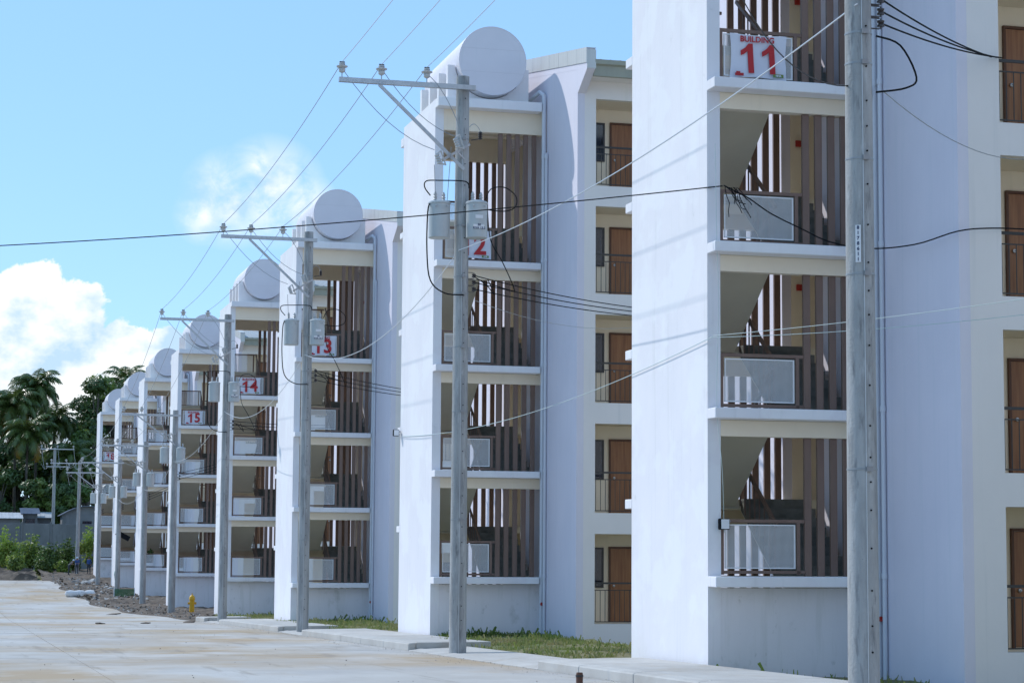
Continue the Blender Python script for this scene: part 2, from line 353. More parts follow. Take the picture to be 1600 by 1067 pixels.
def sidewalk():
    root = thing('sidewalk', (0, 0, 0), None, None); root['kind'] = 'structure'; root['label'] = 'pale concrete sidewalk with low kerb along the towers'
    raised = [(BY[0] - 14, BY[0] - 3.2), (BY[1] - 7.9, BY[1] + 6), (BY[2] - 11.6, BY[2] + 2), (BY[3] - 10.4, BY[3] - 6)]
    raised = [(8.0, 38.6), (50.3, 66.5), (71.5, 88.0), (93.2, 96.6)]
    prev = -40
    for a, b in raised:
        y = prev
        while y < a - .01:                                   # low apron
            e = min(y + 4.2, a); 
            if a - e < 1.2: e = a
            ob('walk_panel', strip(MB(), ROADX1 + .33, 12.35, y + .008, e - .008, .045, .10).mesh('walk_panel', 'walk_concrete', bevel=.008), root)
            ob('kerb_stone', strip(MB(), ROADX1 + .01, ROADX1 + .32, y + .006, e - .006, .015, .06).mesh('kerb_stone', 'walk_concrete', bevel=.008), root); y = e
        y = a
        while y < b - .01:                                   # raised slab
            e = min(y + 3.1, b)
            if b - e < 1.2: e = b
            ob('walk_panel', strip(MB(), ROADX1 + .21, 12.95, y + .008, e - .008, .20, .215).mesh('walk_panel', 'walk_concrete', bevel=.012), root)
            ob('kerb_stone', strip(MB(), ROADX1 + .01, ROADX1 + .20, y + .006, e - .006, .175, .20).mesh('kerb_stone', 'walk_concrete', bevel=.02), root); y = e
        prev = b
sidewalk()

# ------------------------------------------------------------------ apartment building
EW = 3.25; EF = 3.45; TD = 4.35; ZB = -3.6
TKX, TKZ, TKR = 1.66, 14.90, 1.01
SLX = [1.90, 2.155, 2.41, 2.665, 2.92]
FLOOR0 = -1.2; OPH = 2.43; NF = 5
def m_tower_wall():
    mb = MB()
    # outline with small slumps is not needed: one solid wall, the front jamb a little thicker
    mb.box(0, 0, ZB, .25, .30, 13.70); mb.box(0, .30, ZB, .20, TD - .30, 13.70); mb.box(0, TD - .30, ZB, .25, TD, 13.70); return mb.mesh('tower_wall', 'plaster')
def m_rail_frame(h=1.02, x1=1.89):
    mb = MB(); y0, y1 = .06, .11
    mb.box(.262, y0, .03, .33, y1, h); mb.box(x1 - .15, y0, .03, x1 - .085, y1, h - .06); mb.box(.33, y0, h - .06, x1, y1, h); mb.box(.33, y0, .045, x1, y1, .10)
    return mb.mesh('railing', 'brown_metal')
def m_mesh_panel():
    mb = MB(); x0, x1, z0, z1, y = .355, 1.715, .135, .93, .085
    for a, b, c_, d in ((x0, z0, x1, z0 + .025), (x0, z1 - .025, x1, z1)): mb.box(a, y - .012, b, c_, y + .012, d)
    for a, c_ in ((x0, x0 + .025), (x1 - .025, x1)): mb.box(a, y - .012, z0 + .025, c_, y + .012, z1 - .025)
    n = 38
    for i in range(n):
        z = z0 + .03 + (z1 - z0 - .06) * (i + .5) / n; mb.box(x0 + .025, y - .003, z - .0030, x1 - .025, y + .003, z + .0030)
    n = 60
    for i in range(n):
        x = x0 + .03 + (x1 - x0 - .06) * (i + .5) / n; mb.box(x - .0021, y - .002, z0 + .025, x + .0021, y + .004, z1 - .025)
    return mb.mesh('mesh_panel', 'mesh_white')
def m_slat(h): return MB().box(0, -.035, 0, .135, .035, h).mesh('slat', 'brown_metal', bevel=.006)
NR = 8
def flight_geo(up_back):
    """stepped flight 1.5 m high between Y .95 and 2.95; up_back: rises away from the front"""
    poly = []; y0, y1 = .95, 2.95; n = NR; t = (y1 - y0) / n; r = 1.45 / n
    for i in range(n): poly += [(y0 + t * i, r * i), (y0 + t * i, r * (i + 1))]
    poly += [(y1, 1.45), (y1, 1.45 - .22), (y0 + .1, -.17), (y0, -.17)]
    if not up_back: poly = [(y0 + y1 - a, b) for a, b in poly]
    return poly
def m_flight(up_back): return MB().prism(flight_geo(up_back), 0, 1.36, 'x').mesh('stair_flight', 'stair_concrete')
def m_soffit(up_back):
    y0, y1 = (.95, 2.95) if up_back else (2.95, .95)
    a, b = (y0 + (.1 if up_back else -.1), -.172), (y1, 1.228)
    mb = MB(); d = .02
    mb.add([(-.004, a[0], a[1]), (1.364, a[0], a[1]), (1.364, b[0], b[1]), (-.004, b[0], b[1]), (-.004, a[0], a[1] - d), (1.364, a[0], a[1] - d), (1.364, b[0], b[1] - d), (-.004, b[0], b[1] - d)],
           [(0, 1, 2, 3), (7, 6, 5, 4), (0, 4, 5, 1), (1, 5, 6, 2), (2, 6, 7, 3), (3, 7, 4, 0)]); return mb.mesh('soffit', 'soffit_cream')
def m_stair_rail(up_back):
    mb = MB(); y0, y1 = (.95, 2.95) if up_back else (2.95, .95)
    mb.bar((0, y0, .90), (0, y1, 2.35), .05, .07)
    for i in range(8):
        t = (i + .5) / 8; y = y0 + (y1 - y0) * t; mb.box(-.012, y - .012, 1.45 * t - .05, .012, y + .012, .88 + 1.45 * t)
    return mb.mesh('stair_rail', 'brown_metal')
def m_saddle():
    pts = [(.42, 13.71), (2.86, 13.71), (2.86, 14.80)]
    r = TKR + .03
    a0 = math.asin((14.80 - TKZ) / r)
    for i in range(17):
        a = a0 - (math.pi + 2 * a0) * i / 16; pts.append((TKX + r * math.cos(a), TKZ + r * math.sin(a)))
    pts.append((.42, 14.80)); mb = MB(); mb.prism(pts, 0, .2, 'y'); return mb.mesh('tank_saddle', 'plaster')
def gable(y): return 15.66 - abs(y - 3.0) * .168
def m_endwall(y0, y1, over):
    mb = MB(); top = [(y0, gable(y0) - .55), (y1, gable(y1) - .55)]
    if y0 < 3 < y1: top.insert(1, (3.0, gable(3) - .55))
    mb.prism([(y1, ZB), (y0, ZB)] + top, EW, EW + .2, 'x'); return mb.mesh('end_wall', 'end_plaster')
YB = 9.6
def m_parapet():
    ya, yb = -4.32, YB + .85
    mb = MB(); z = lambda y: gable(y)
    # outline in (y,z): corbelled at the front and the back
    pts = [(-3.44, 13.35), (ya, 13.86), (ya, z(ya)), (3.0, z(3.0)), (yb, z(yb)), (yb, 13.86), (YB - .01, 13.35), (YB - .01, z(YB) - .56), (3.0, z(3) - .56), (-3.44, z(-3.44) - .56)]
    mb.prism(pts, EW - .004, EW + .23, 'x'); return mb.mesh('gable_parapet', 'end_plaster')
def m_flashing():
    ya, yb = -4.345, YB + .875; mb = MB(); z = lambda y, d: gable(y) - d
    for a, b in ((ya, 3.0), (3.0, yb)):
        pts = [(a, z(a, -.022)), (b, z(b, -.022)), (b, z(b, .40)), (a, z(a, .40))]
        mb.prism(pts, EW - .026, EW - .007, 'x'); mb.prism([(a, z(a, -.022)), (b, z(b, -.022)), (b, z(b, -.003)), (a, z(a, -.003))], EW - .007, EW + .25, 'x')
        k = int((b - a) / .9)
        for i in range(1, k):
            y = a + (b - a) * i / k; mb.box(EW - .030, y - .012, z(y, .39), EW - .026, y + .012, z(y, -.02))
    mb.box(EW - .007, ya, gable(ya) - .55, EW + .25, ya + .02, gable(ya) - .03)
    return mb.mesh('flashing', 'flashing')
def m_facade(nb, x1, OX):
    """front wall panel with a grid of openings, as one thick wall of cells"""
    xs = [EW + .2]; 
    for b in range(nb): xs += [OX[b], OX[b] + OW]
    xs.append(x1); zs = [ZB]
    for k in range(NF): zs += [FLOOR0 + 3 * k, FLOOR0 + 3 * k + OPH]
    zs.append(14.15); mb = MB(); ya, yb = -EF, -EF + .18
    solid = lambda i, j: 0 <= i < len(xs) - 1 and 0 <= j < len(zs) - 1 and not (i % 2 == 1 and j % 2 == 1)
    for i in range(len(xs) - 1):
        for j in range(len(zs) - 1):
            if not solid(i, j): continue
            a, b, c_, d = xs[i], xs[i + 1], zs[j], zs[j + 1]
            mb.add([(a, ya, c_), (b, ya, c_), (b, ya, d), (a, ya, d)], [(0, 1, 2, 3)]); mb.add([(a, yb, c_), (b, yb, c_), (b, yb, d), (a, yb, d)], [(3, 2, 1, 0)])
            if not solid(i + 1, j): mb.add([(b, ya, c_), (b, yb, c_), (b, yb, d), (b, ya, d)], [(0, 1, 2, 3)])
            if not solid(i - 1, j): mb.add([(a, ya, c_), (a, yb, c_), (a, yb, d), (a, ya, d)], [(3, 2, 1, 0)])
            if not solid(i, j + 1): mb.add([(a, ya, d), (b, ya, d), (b, yb, d), (a, yb, d)], [(0, 1, 2, 3)])
            if not solid(i, j - 1): mb.add([(a, ya, c_), (b, ya, c_), (b, yb, c_), (a, yb, c_)], [(3, 2, 1, 0)])
    me = bpy.data.meshes.new('front_wall'); me.from_pydata(mb.v, [], mb.f); me.materials.append(MAT['facade_plaster'])
    bm = bmesh.new(); bm.from_mesh(me); bmesh.ops.remove_doubles(bm, verts=bm.verts, dist=1e-4); bmesh.ops.recalc_face_normals(bm, faces=bm.faces); bm.to_mesh(me); bm.free(); return me
OX = [3.78, 7.35]; OW = 2.60
def m_recess():
    """balcony behind an opening: origin at the opening's lower left front corner"""
    mb = MB(); y0, y1 = .18, 1.45
    mb.box(-.12, y1, -.02, OW + .12, y1 + .12, OPH + .02)           # back wall
    mb.box(-.12, y0 + .002, 0, -.002, y1, OPH + .02); mb.box(OW + .002, y0 + .002, 0, OW + .12, y1, OPH + .02)
    mb.box(-.12, y0 + .002, -.15, OW + .12, y1, -.002)
    mb.box(-.12, y0 + .002, OPH + .022, OW + .12, y1, OPH + .14); return mb.mesh('balcony_recess', 'cream')
DX0, DX1 = .90, 1.80                                      # door, measured at its own plane
def m_door():
    mb = MB(); y = 1.45
    mb.box(DX0, y - .05, .02, DX1, y - .005, 2.03)
    return mb.mesh('door', 'door_wood', bevel=.004)
def m_door_frame():
    mb = MB(); y = 1.45
    mb.box(DX0 - .05, y - .07, 0, DX0 - .004, y - .002, 2.085); mb.box(DX1 + .004, y - .07, 0, DX1 + .05, y - .002, 2.085); mb.box(DX0 - .004, y - .07, 2.035, DX1 + .004, y - .002, 2.085)
    return mb.mesh('door_frame', 'door_dark')
def m_handle():
    mb = MB(); mb.lathe([(.012, 0), (.012, .04), (.032, .045), (.038, .07), (.025, .09)], (DX0 + .09, 1.31, 1.0), 10, axis=1); return mb.mesh('handle', 'galvanized', True)
def m_window(xa, xb):
    mb = MB(); y = 1.45; za, zb = .95, 2.06
    for a, b, c_, d in ((xa, za, xb, za + .05), (xa, zb - .05, xb, zb), (xa, za + .05, xa + .05, zb - .05), (xb - .05, za + .05, xb, zb - .05)): mb.box(a, y - .05, b, c_, y - .002, d)
    return mb.mesh('window', 'window_frame')
def m_pane(xa, xb):
    mb = MB(); mb.box(xa + .05, 1.42, 1.0, xb - .05, 1.43, 2.01); return mb.mesh('pane', 'glass_dark')
def m_brail():
    mb = MB(); mb.box(.003, .07, 1.075, OW - .003, .115, 1.125); mb.box(.003, .08, .90, OW - .003, .105, .922); mb.box(.003, .08, .05, OW - .003, .105, .072)
    return mb.mesh('railing', 'dark_metal')
def m_bal():
    mb = MB(); n = 19
    for i in range(n):
        x = .05 + (OW - .1) * i / (n - 1); mb.box(x - .007, .086, .072, x + .007, .10, .90)
    return mb.mesh('balusters', 'dark_metal')
def m_ledge(): return MB().box(-.004, -.42, -.19, EW - .17, -.002, 0).mesh('ledge', 'plaster', bevel=.012)
def m_beam(): return MB().box(.252, .0, -.49, EW - .003, .22, -.20).mesh('beam', 'cream')
def m_pipe(h, r): 
    mb = MB(); mb.tube([(0, 0, 0), (0, 0, h)], r, 12)
    k = 0.6
    while k < h: mb.lathe([(r + .012, -.05), (r + .012, .05)], (0, 0, k), 12); k += 3.02
    return mb.mesh('downpipe', 'pipe_pvc', True)
def sign_mesh(w, h, seed):
    rnd = random.Random(seed); nx, nz = 16, 12; mb = MB(); ph = rnd.uniform(0, 6)
    vs = []
    for j in range(nz + 1):
        for i in range(nx + 1):
            u, v = i / nx, j / nz
            pin = (1 - abs(2 * u - 1)) 
            x = (u - .5) * w * (1 - .05 * math.sin(math.pi * v)) ; z = v * h + .045 * h * (2 * abs(2 * u - 1) - 1) * (v - .5)
            y = -.012 * math.sin(ph + 7 * u + 3 * v) - .010 * math.sin(11 * u * v + ph)
            vs.append((x, y, z))
    n = nx + 1
    mb.add(vs, [(j * n + i, j * n + i + 1, (j + 1) * n + i + 1, (j + 1) * n + i) for j in range(nz) for i in range(nx)])
    me = mb.mesh('banner', 'banner', True); return me

ORD = ['nearest', 'second', 'third', 'fourth', 'fifth', 'sixth', 'seventh', 'farthest', 'unseen']
def building(i):
    num = 11 + i; org = (TX, BY[i], BL[i]); nb = 2 if i < 2 or i == 8 else 1; x1 = 11.4 if i < 2 or i == 8 else 7.6
    b = thing('apartment_building', org, (f'white apartment block with open stair tower, {ORD[i]} in the row' if i < 8 else 'white apartment block standing outside the right edge'), 'building', 'apartment blocks along the road')
    P = lambda name, key, fn, loc=(0, 0, 0), parent=b, rot=None: ob(name, cm(key, fn), parent, loc, rot)
    P('tower_wall', 'tw', m_tower_wall)
    P('base_wall', 'bw', lambda: MB().box(.252, .004, ZB, EW - .004, .2, -.21).mesh('base_wall', 'base_plaster'))
    near = i < 3
    for k in range(4):
        z = 3.0 * k
        P('ledge', 'ld', m_ledge, (0, 0, z))
        if k: P('beam', 'bm', m_beam, (0, 0, z))
        P('landing', 'lg', lambda: MB().box(.252, .002, -.195, EW - .004, .95, -.005).mesh('landing', 'soffit_cream'), (0, 0, z))
        r = P('railing', 'rf', m_rail_frame, (0, 0, z)); P('mesh_panel', 'mp', m_mesh_panel, (0, 0, 0), r)
        hs = 2.505 if k < 3 else 3.81
        for x in SLX: P('slat', f'sl{hs}', lambda: m_slat(hs), (x, .10, z))
        # stairs
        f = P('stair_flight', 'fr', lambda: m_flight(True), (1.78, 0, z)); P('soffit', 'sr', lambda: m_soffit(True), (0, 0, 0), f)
        P('stair_rail', 'srl', lambda: m_stair_rail(True), (1.72, 0, z))
        if k < 3:
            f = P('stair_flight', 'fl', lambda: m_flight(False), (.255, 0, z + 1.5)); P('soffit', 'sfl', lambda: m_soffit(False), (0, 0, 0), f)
            P('stair_rail', 'srf', lambda: m_stair_rail(False), (1.64, 0, z + 1.5))
        # back side
        zb = z + 1.45
        P('landing', 'lgb', lambda: MB().box(.252, 2.95, -.195, EW + 3.5, TD - .002, -.005).mesh('landing', 'soffit_cream'), (0, 0, zb))
        P('ledge', 'ldb', lambda: MB().box(-.004, TD + .002, -.19, EW - .005, TD + .42, 0).mesh('ledge', 'plaster', bevel=.012), (0, 0, zb))
        P('beam', 'bmb', lambda: MB().box(.252, TD - .22, -.49, EW - .003, TD - .003, -.20).mesh('beam', 'cream'), (0, 0, zb))
        r = P('railing', 'rf', m_rail_frame, (0, TD - .2, zb))
        if k == 3: P('mesh_panel', 'mp', m_mesh_panel, (0, 0, 0), r)
        hb = 2.50 if k < 3 else 2.265
        for x in SLX: P('slat', f'sb{hb}', lambda: m_slat(hb), (x + .12 if x < 2.9 else x + .10, TD - .10, zb))
        P('fire_alarm', 'al', lambda: MB().box(0, 0, 0, .13, .05, .13).mesh('fire_alarm', 'alarm_red', bevel=.01), (EW + .30, TD - .06, zb + 1.32))
    for x in SLX: P('slat', 'sb3.0', lambda: m_slat(3.0), (x + .10, TD - .10, -1.75))
    # tower roof
    P('ledge', 'ldr', lambda: MB().box(-.004, -.42, -.27, EW - .17, -.002, 0).mesh('ledge', 'plaster', bevel=.012), (0, 0, 13.70))
    P('roof_slab', 'rs', lambda: MB().box(.253, 0.002, 13.43, EW - .006, TD - .002, 13.697).mesh('roof_slab', 'soffit_cream'))
    P('ledge', 'ldrb', lambda: MB().box(-.004, TD + .002, -.27, EW - .005, TD + .42, 0).mesh('ledge', 'plaster', bevel=.012), (0, 0, 13.40))
    P('beam', 'bmr', lambda: MB().box(.252, 0, 12.82, EW - .003, .22, 13.428).mesh('beam', 'cream'))
    P('beam', 'bmr2', lambda: MB().box(.252, TD - .24, 12.72, EW - .003, TD - .003, 13.428).mesh('beam', 'cream'))
    P('beam', 'bmr3', lambda: MB().box(.252, 2.0, 13.10, EW - .003, 2.2, 13.428).mesh('beam', 'cream'))
    for y in (.28, 1.45, 2.62, 3.78): P('tank_saddle', 'sd', m_saddle, (0, y, 0))
    # main block: front range, corridor, rear range
    P('end_wall', 'ew1', lambda: m_endwall(-EF + .002, 2.30, 0)); P('end_wall', 'ew2', lambda: m_endwall(TD + .02, YB, 0))
    P('end_wall', 'ew3', lambda: MB().box(EW, 2.302, 13.1, EW + .2, TD + .018, 14.43).mesh('end_wall', 'end_plaster'))
    P('gable_parapet', 'pp', m_parapet); P('flashing', 'fl_', m_flashing)
    P('corridor_wall', f'cw{x1}', lambda: MB().box(EW + .202, TD + .004, ZB, x1, TD + .2, 14.2).mesh('corridor_wall', 'cream'))
    P('corridor_wall', f'cw2{x1}', lambda: MB().box(EW + .202, 2.12, ZB, x1, 2.298, 14.2).mesh('corridor_wall', 'cream'))
    ox = [4.05, 7.55] if i == 0 else OX
    P('front_wall', f'fw{nb}{i == 0}', lambda: m_facade(nb, x1, ox))
    P('rear_wall', f'rw{x1}', lambda: MB().box(EW + .202, YB - .2, ZB, x1, YB, 14.0).mesh('rear_wall', 'facade_plaster'))
    P('side_wall', f'sw{x1}', lambda: MB().box(x1, -EF, ZB, x1 + .2, YB, 14.0).mesh('side_wall', 'facade_plaster'))
    def roofm():
        mb = MB()
        for a, c_ in ((-4.15, 3.0), (3.0, YB + .7)):
            mb.add([(EW + .24, a, gable(a) - .30), (x1 + .4, a, gable(a) - .30), (x1 + .4, c_, gable(c_) - .30), (EW + .24, c_, gable(c_) - .30),
                    (EW + .24, a, gable(a) - .36), (x1 + .4, a, gable(a) - .36), (x1 + .4, c_, gable(c_) - .36), (EW + .24, c_, gable(c_) - .36)],
                   [(0, 1, 2, 3), (7, 6, 5, 4), (0, 4, 5, 1), (1, 5, 6, 2), (2, 6, 7, 3), (3, 7, 4, 0)])
            x = EW + .45
            while x < x1 + .3: mb.bar((x, a, gable(a) - .285), (x, c_, gable(c_) - .285), .04, .03); x += .28
        return mb.mesh('roof', 'roof_metal')
    P('roof', f'rf_{x1}', roofm)
    P('gutter', f'gt{x1}', lambda: MB().prism([(-4.10, 13.70), (-4.22, 13.70), (-4.25, 13.98), (-4.34, 14.01), (-4.36, 14.13), (-4.10, 14.13)], EW + .232, x1 + .4, 'x').mesh('gutter', 'fascia'))
    P('eave_soffit', f'es{x1}', lambda: MB().box(EW + .232, -4.098, 13.72, x1 + .3, -EF - .004, 13.78).mesh('eave_soffit', 'facade_plaster'))
    # balconies
    for bx in range(nb):
        for k in range(NF):
            o = (ox[bx], -EF, FLOOR0 + 3 * k)
            P('balcony_recess', 'rc', m_recess, o)
            d = P('door', 'dr', m_door, o); P('door_frame', 'df', m_door_frame, (0, 0, 0), d); P('handle', 'hd', m_handle, (0, 0, 0), d)
            if i == 1:
                w = P('window', 'wn', lambda: m_window(.18, .70), o); P('pane', 'pn', lambda: m_pane(.18, .70), (0, 0, 0), w)
            w = P('window', 'wn2', lambda: m_window(1.92, 2.5), o); P('pane', 'pn2', lambda: m_pane(1.92, 2.5), (0, 0, 0), w)
            r = P('railing', 'br', m_brail, o); tag(P('balusters', 'bb', m_bal, (0, 0, 0), r), kind='stuff')
    # pipes at the inner corner
    P('downpipe', 'dp1', lambda: m_pipe(17.35, .062), (EW - .09, -.34, ZB)); P('downpipe', 'dp2', lambda: m_pipe(15.8, .042), (EW - .06, -.52, ZB))
    P('downpipe', 'dp3', lambda: MB().tube([(EW - .09, -.34, 13.74), (EW - .09, -.34, 13.92), (EW - .15, -.1, 14.08), (EW - .24, .7, 13.98)], .062, 10).mesh('downpipe', 'pipe_pvc', True))
    P('pipe_valve', 'pv', lambda: MB().lathe([(.05, -.02), (.05, .02)], (EW - .10, -.44, -.75), 8, axis=1).box(EW - .13, -.5, -.785, EW - .02, -.44, -.755).mesh('pipe_valve', 'alarm_red'))
    # tank (stands on the saddles)
    t = thing('water_tank', (TX + TKX, BY[i], BL[i] + TKZ), f'white cylindrical water tank atop the {ORD[i]} stair tower of the row', 'water tank', 'roof water tanks')
    def shell():
        mb = MB(); n = 48; prof = [(TKR - .012, -.16), (TKR, -.15), (TKR, 4.42), (TKR - .012, 4.43)]
        mb.lathe(prof, (0, 0, 0), n, axis=1); mb.f.pop(-1); mb.f.pop(-1); mb.m.pop(); mb.m.pop(); return mb.mesh('shell', 'tank_paint', True)
    P('shell', 'ts', shell, (0, 0, 0), t)
    P('end_cap', 'tc', lambda: MB().lathe([(TKR - .013, 0), (TKR - .013, .02)], (0, -.157, 0), 48, axis=1).mesh('end_cap', 'tank_paint'), (0, 0, 0), t)
    P('seam', 'tsm', lambda: MB().box(-.94, -.1605, .338, .94, -.158, .346).box(-.94, -.1605, -.346, .94, -.158, -.338).mesh('seam', 'seam_paint'), (0, 0, 0), t)
    P('rim', 'trm', lambda: MB().tube([(math.cos(a_ * math.pi / 24) * (TKR - .006), -.155, math.sin(a_ * math.pi / 24) * (TKR - .006)) for a_ in range(49)], .012, 5, False).mesh('rim', 'tank_paint', True), (0, 0, 0), t)
    P('end_cap', 'tc2', lambda: MB().lathe([(TKR - .013, 0), (TKR - .013, .02)], (0, 4.40, 0), 48, axis=1).mesh('end_cap', 'tank_paint'), (0, 0, 0), t)
    return b
BY.append(12.8); BL.append(1.55)
for i in range(9): building(i)
def one_mesh():
    mb = MB(); mb.prism([(-.02, -.275), (.09, -.275), (.09, .275), (.005, .275), (-.06, .20), (-.155, .145), (-.155, .055), (-.08, .085), (-.02, .135)], -.002, .002, 'y'); return mb.mesh('digit', 'red_print')
def digit(parent, ch, x, z, rot=0.0):
    if ch == '1': o = ob('digit', cm('one', one_mesh), parent, (x, -.036, z), (0, rot, 0))
    else: o = ob('digit', cm('dg' + ch, lambda: text_mesh('digit', ch, .76, 'red_print', .020)), parent, (x, -.036, z), (R(90), rot, 0))
def sign(i, w=1.12, h=.80, dx=.0, dz=.12):
    num = 11 + i; s = thing('building_sign', (TX + 1.02 + dx, BY[i] + .03, BL[i] + 9 + dz), f'white banner with red number {num} tied to the railing of the {ORD[i]} tower', 'sign', 'building number banners')
    ob('banner', sign_mesh(w, h, i), s)
    for q, ch in enumerate(str(num)): digit(s, ch, -.20 + .42 * q, h * .44, R(-3) if i == 0 else 0)
    ob('heading', text_mesh('heading', 'BUILDING', .15, 'red_print', .004), s, (-.03, -.03, h * .885), (R(90), 0, 0))
    def mark(a, b, c_, d, mn): ob('mark', MB().box(a, -.036, b, c_, -.032, d).mesh('mark', mn), s)
    mark(-w * .42, .02, -w * .27, .07, 'red_print'); mark(-w * .40, .07, -w * .33, .10, 'red_print'); mark(w * .25, .025, w * .43, .085, 'green_print')
    ob('mark', text_mesh('mark', 'NHA', .05, 'banner', .002), s, (w * .34, -.038, .055), (R(90), 0, 0))
for i in (0, 1, 2, 3, 4, 7): sign(i, dx={1: .12, 2: .1}.get(i, 0))

# ------------------------------------------------------------------ utility poles
def catenary(a, b, sag, n=18):
    a = Vector(a); b = Vector(b); return [a.lerp(b, t / n) + Vector((0, 0, -4 * sag * (t / n) * (1 - t / n))) for t in range(n + 1)]
def spline(pts, k=5):
    P_ = [Vector(p) for p in pts]; out = []
    for i in range(len(P_) - 1):
        a, b, c_, d = P_[max(i - 1, 0)], P_[i], P_[i + 1], P_[min(i + 2, len(P_) - 1)]
        for q in range(k):
            t = q / k; out.append(.5 * ((2 * b) + (c_ - a) * t + (2 * a - 5 * b + 4 * c_ - d) * t * t + (3 * b - a - 3 * c_ + d) * t * t * t))
    return out + [P_[-1]]
def m_insulator():
    mb = MB(); mb.tube([(0, 0, -.08), (0, 0, .14)], .014, 6, mi=1)
    mb.lathe([(.03, .10), (.075, .13), (.08, .19), (.065, .205), (.13, .235), (.135, .255), (.06, .285), (.075, .30), (.07, .33), (.03, .345)], (0, 0, 0), 12)
    mb.box(-.06, -.02, .335, .06, .02, .365, 2); return mb.mesh('insulator', ['porcelain', 'galvanized', 'porcelain_dark'], True)
def m_cutout():
    mb = MB(); mb.lathe([(.045, 0), (.065, .03), (.045, .06), (.065, .09), (.045, .12), (.065, .15), (.045, .18), (.065, .21), (.045, .24)], (0, 0, 0), 8)
    mb.bar((0, 0, 0), (.15, 0, -.06), .03); mb.bar((0, 0, .24), (.15, 0, .28), .03); mb.tube([(.14, 0, -.08), (.14, 0, .28)], .018, 6); return mb.mesh('fuse_cutout', 'porcelain', True)
def m_arrester():
    mb = MB(); mb.lathe([(.03, 0), (.055, .02), (.03, .045), (.055, .065), (.03, .09), (.055, .11), (.03, .135), (.055, .155), (.025, .19)], (0, 0, 0), 8)
    mb.bar((0, 0, .02), (-.22, 0, -.03), .02); return mb.mesh('arrester', 'porcelain_dark', True)
def m_spool():
    mb = MB(); mb.lathe([(.05, -.04), (.05, -.02), (.03, 0), (.05, .02), (.05, .04)], (0, 0, 0), 8); mb.tube([(0, 0, -.07), (0, 0, .07)], .012, 6); mb.bar((-.02, 0, -.07), (-.14, 0, -.07), .03, .012); mb.bar((-.02, 0, .07), (-.14, 0, .07), .03, .012)
    return mb.mesh('spool', 'porcelain_dark', True)
PX = [11.18, 11.28, 11.35, 11.45, 11.5, 11.9, 11.95, 12.0]
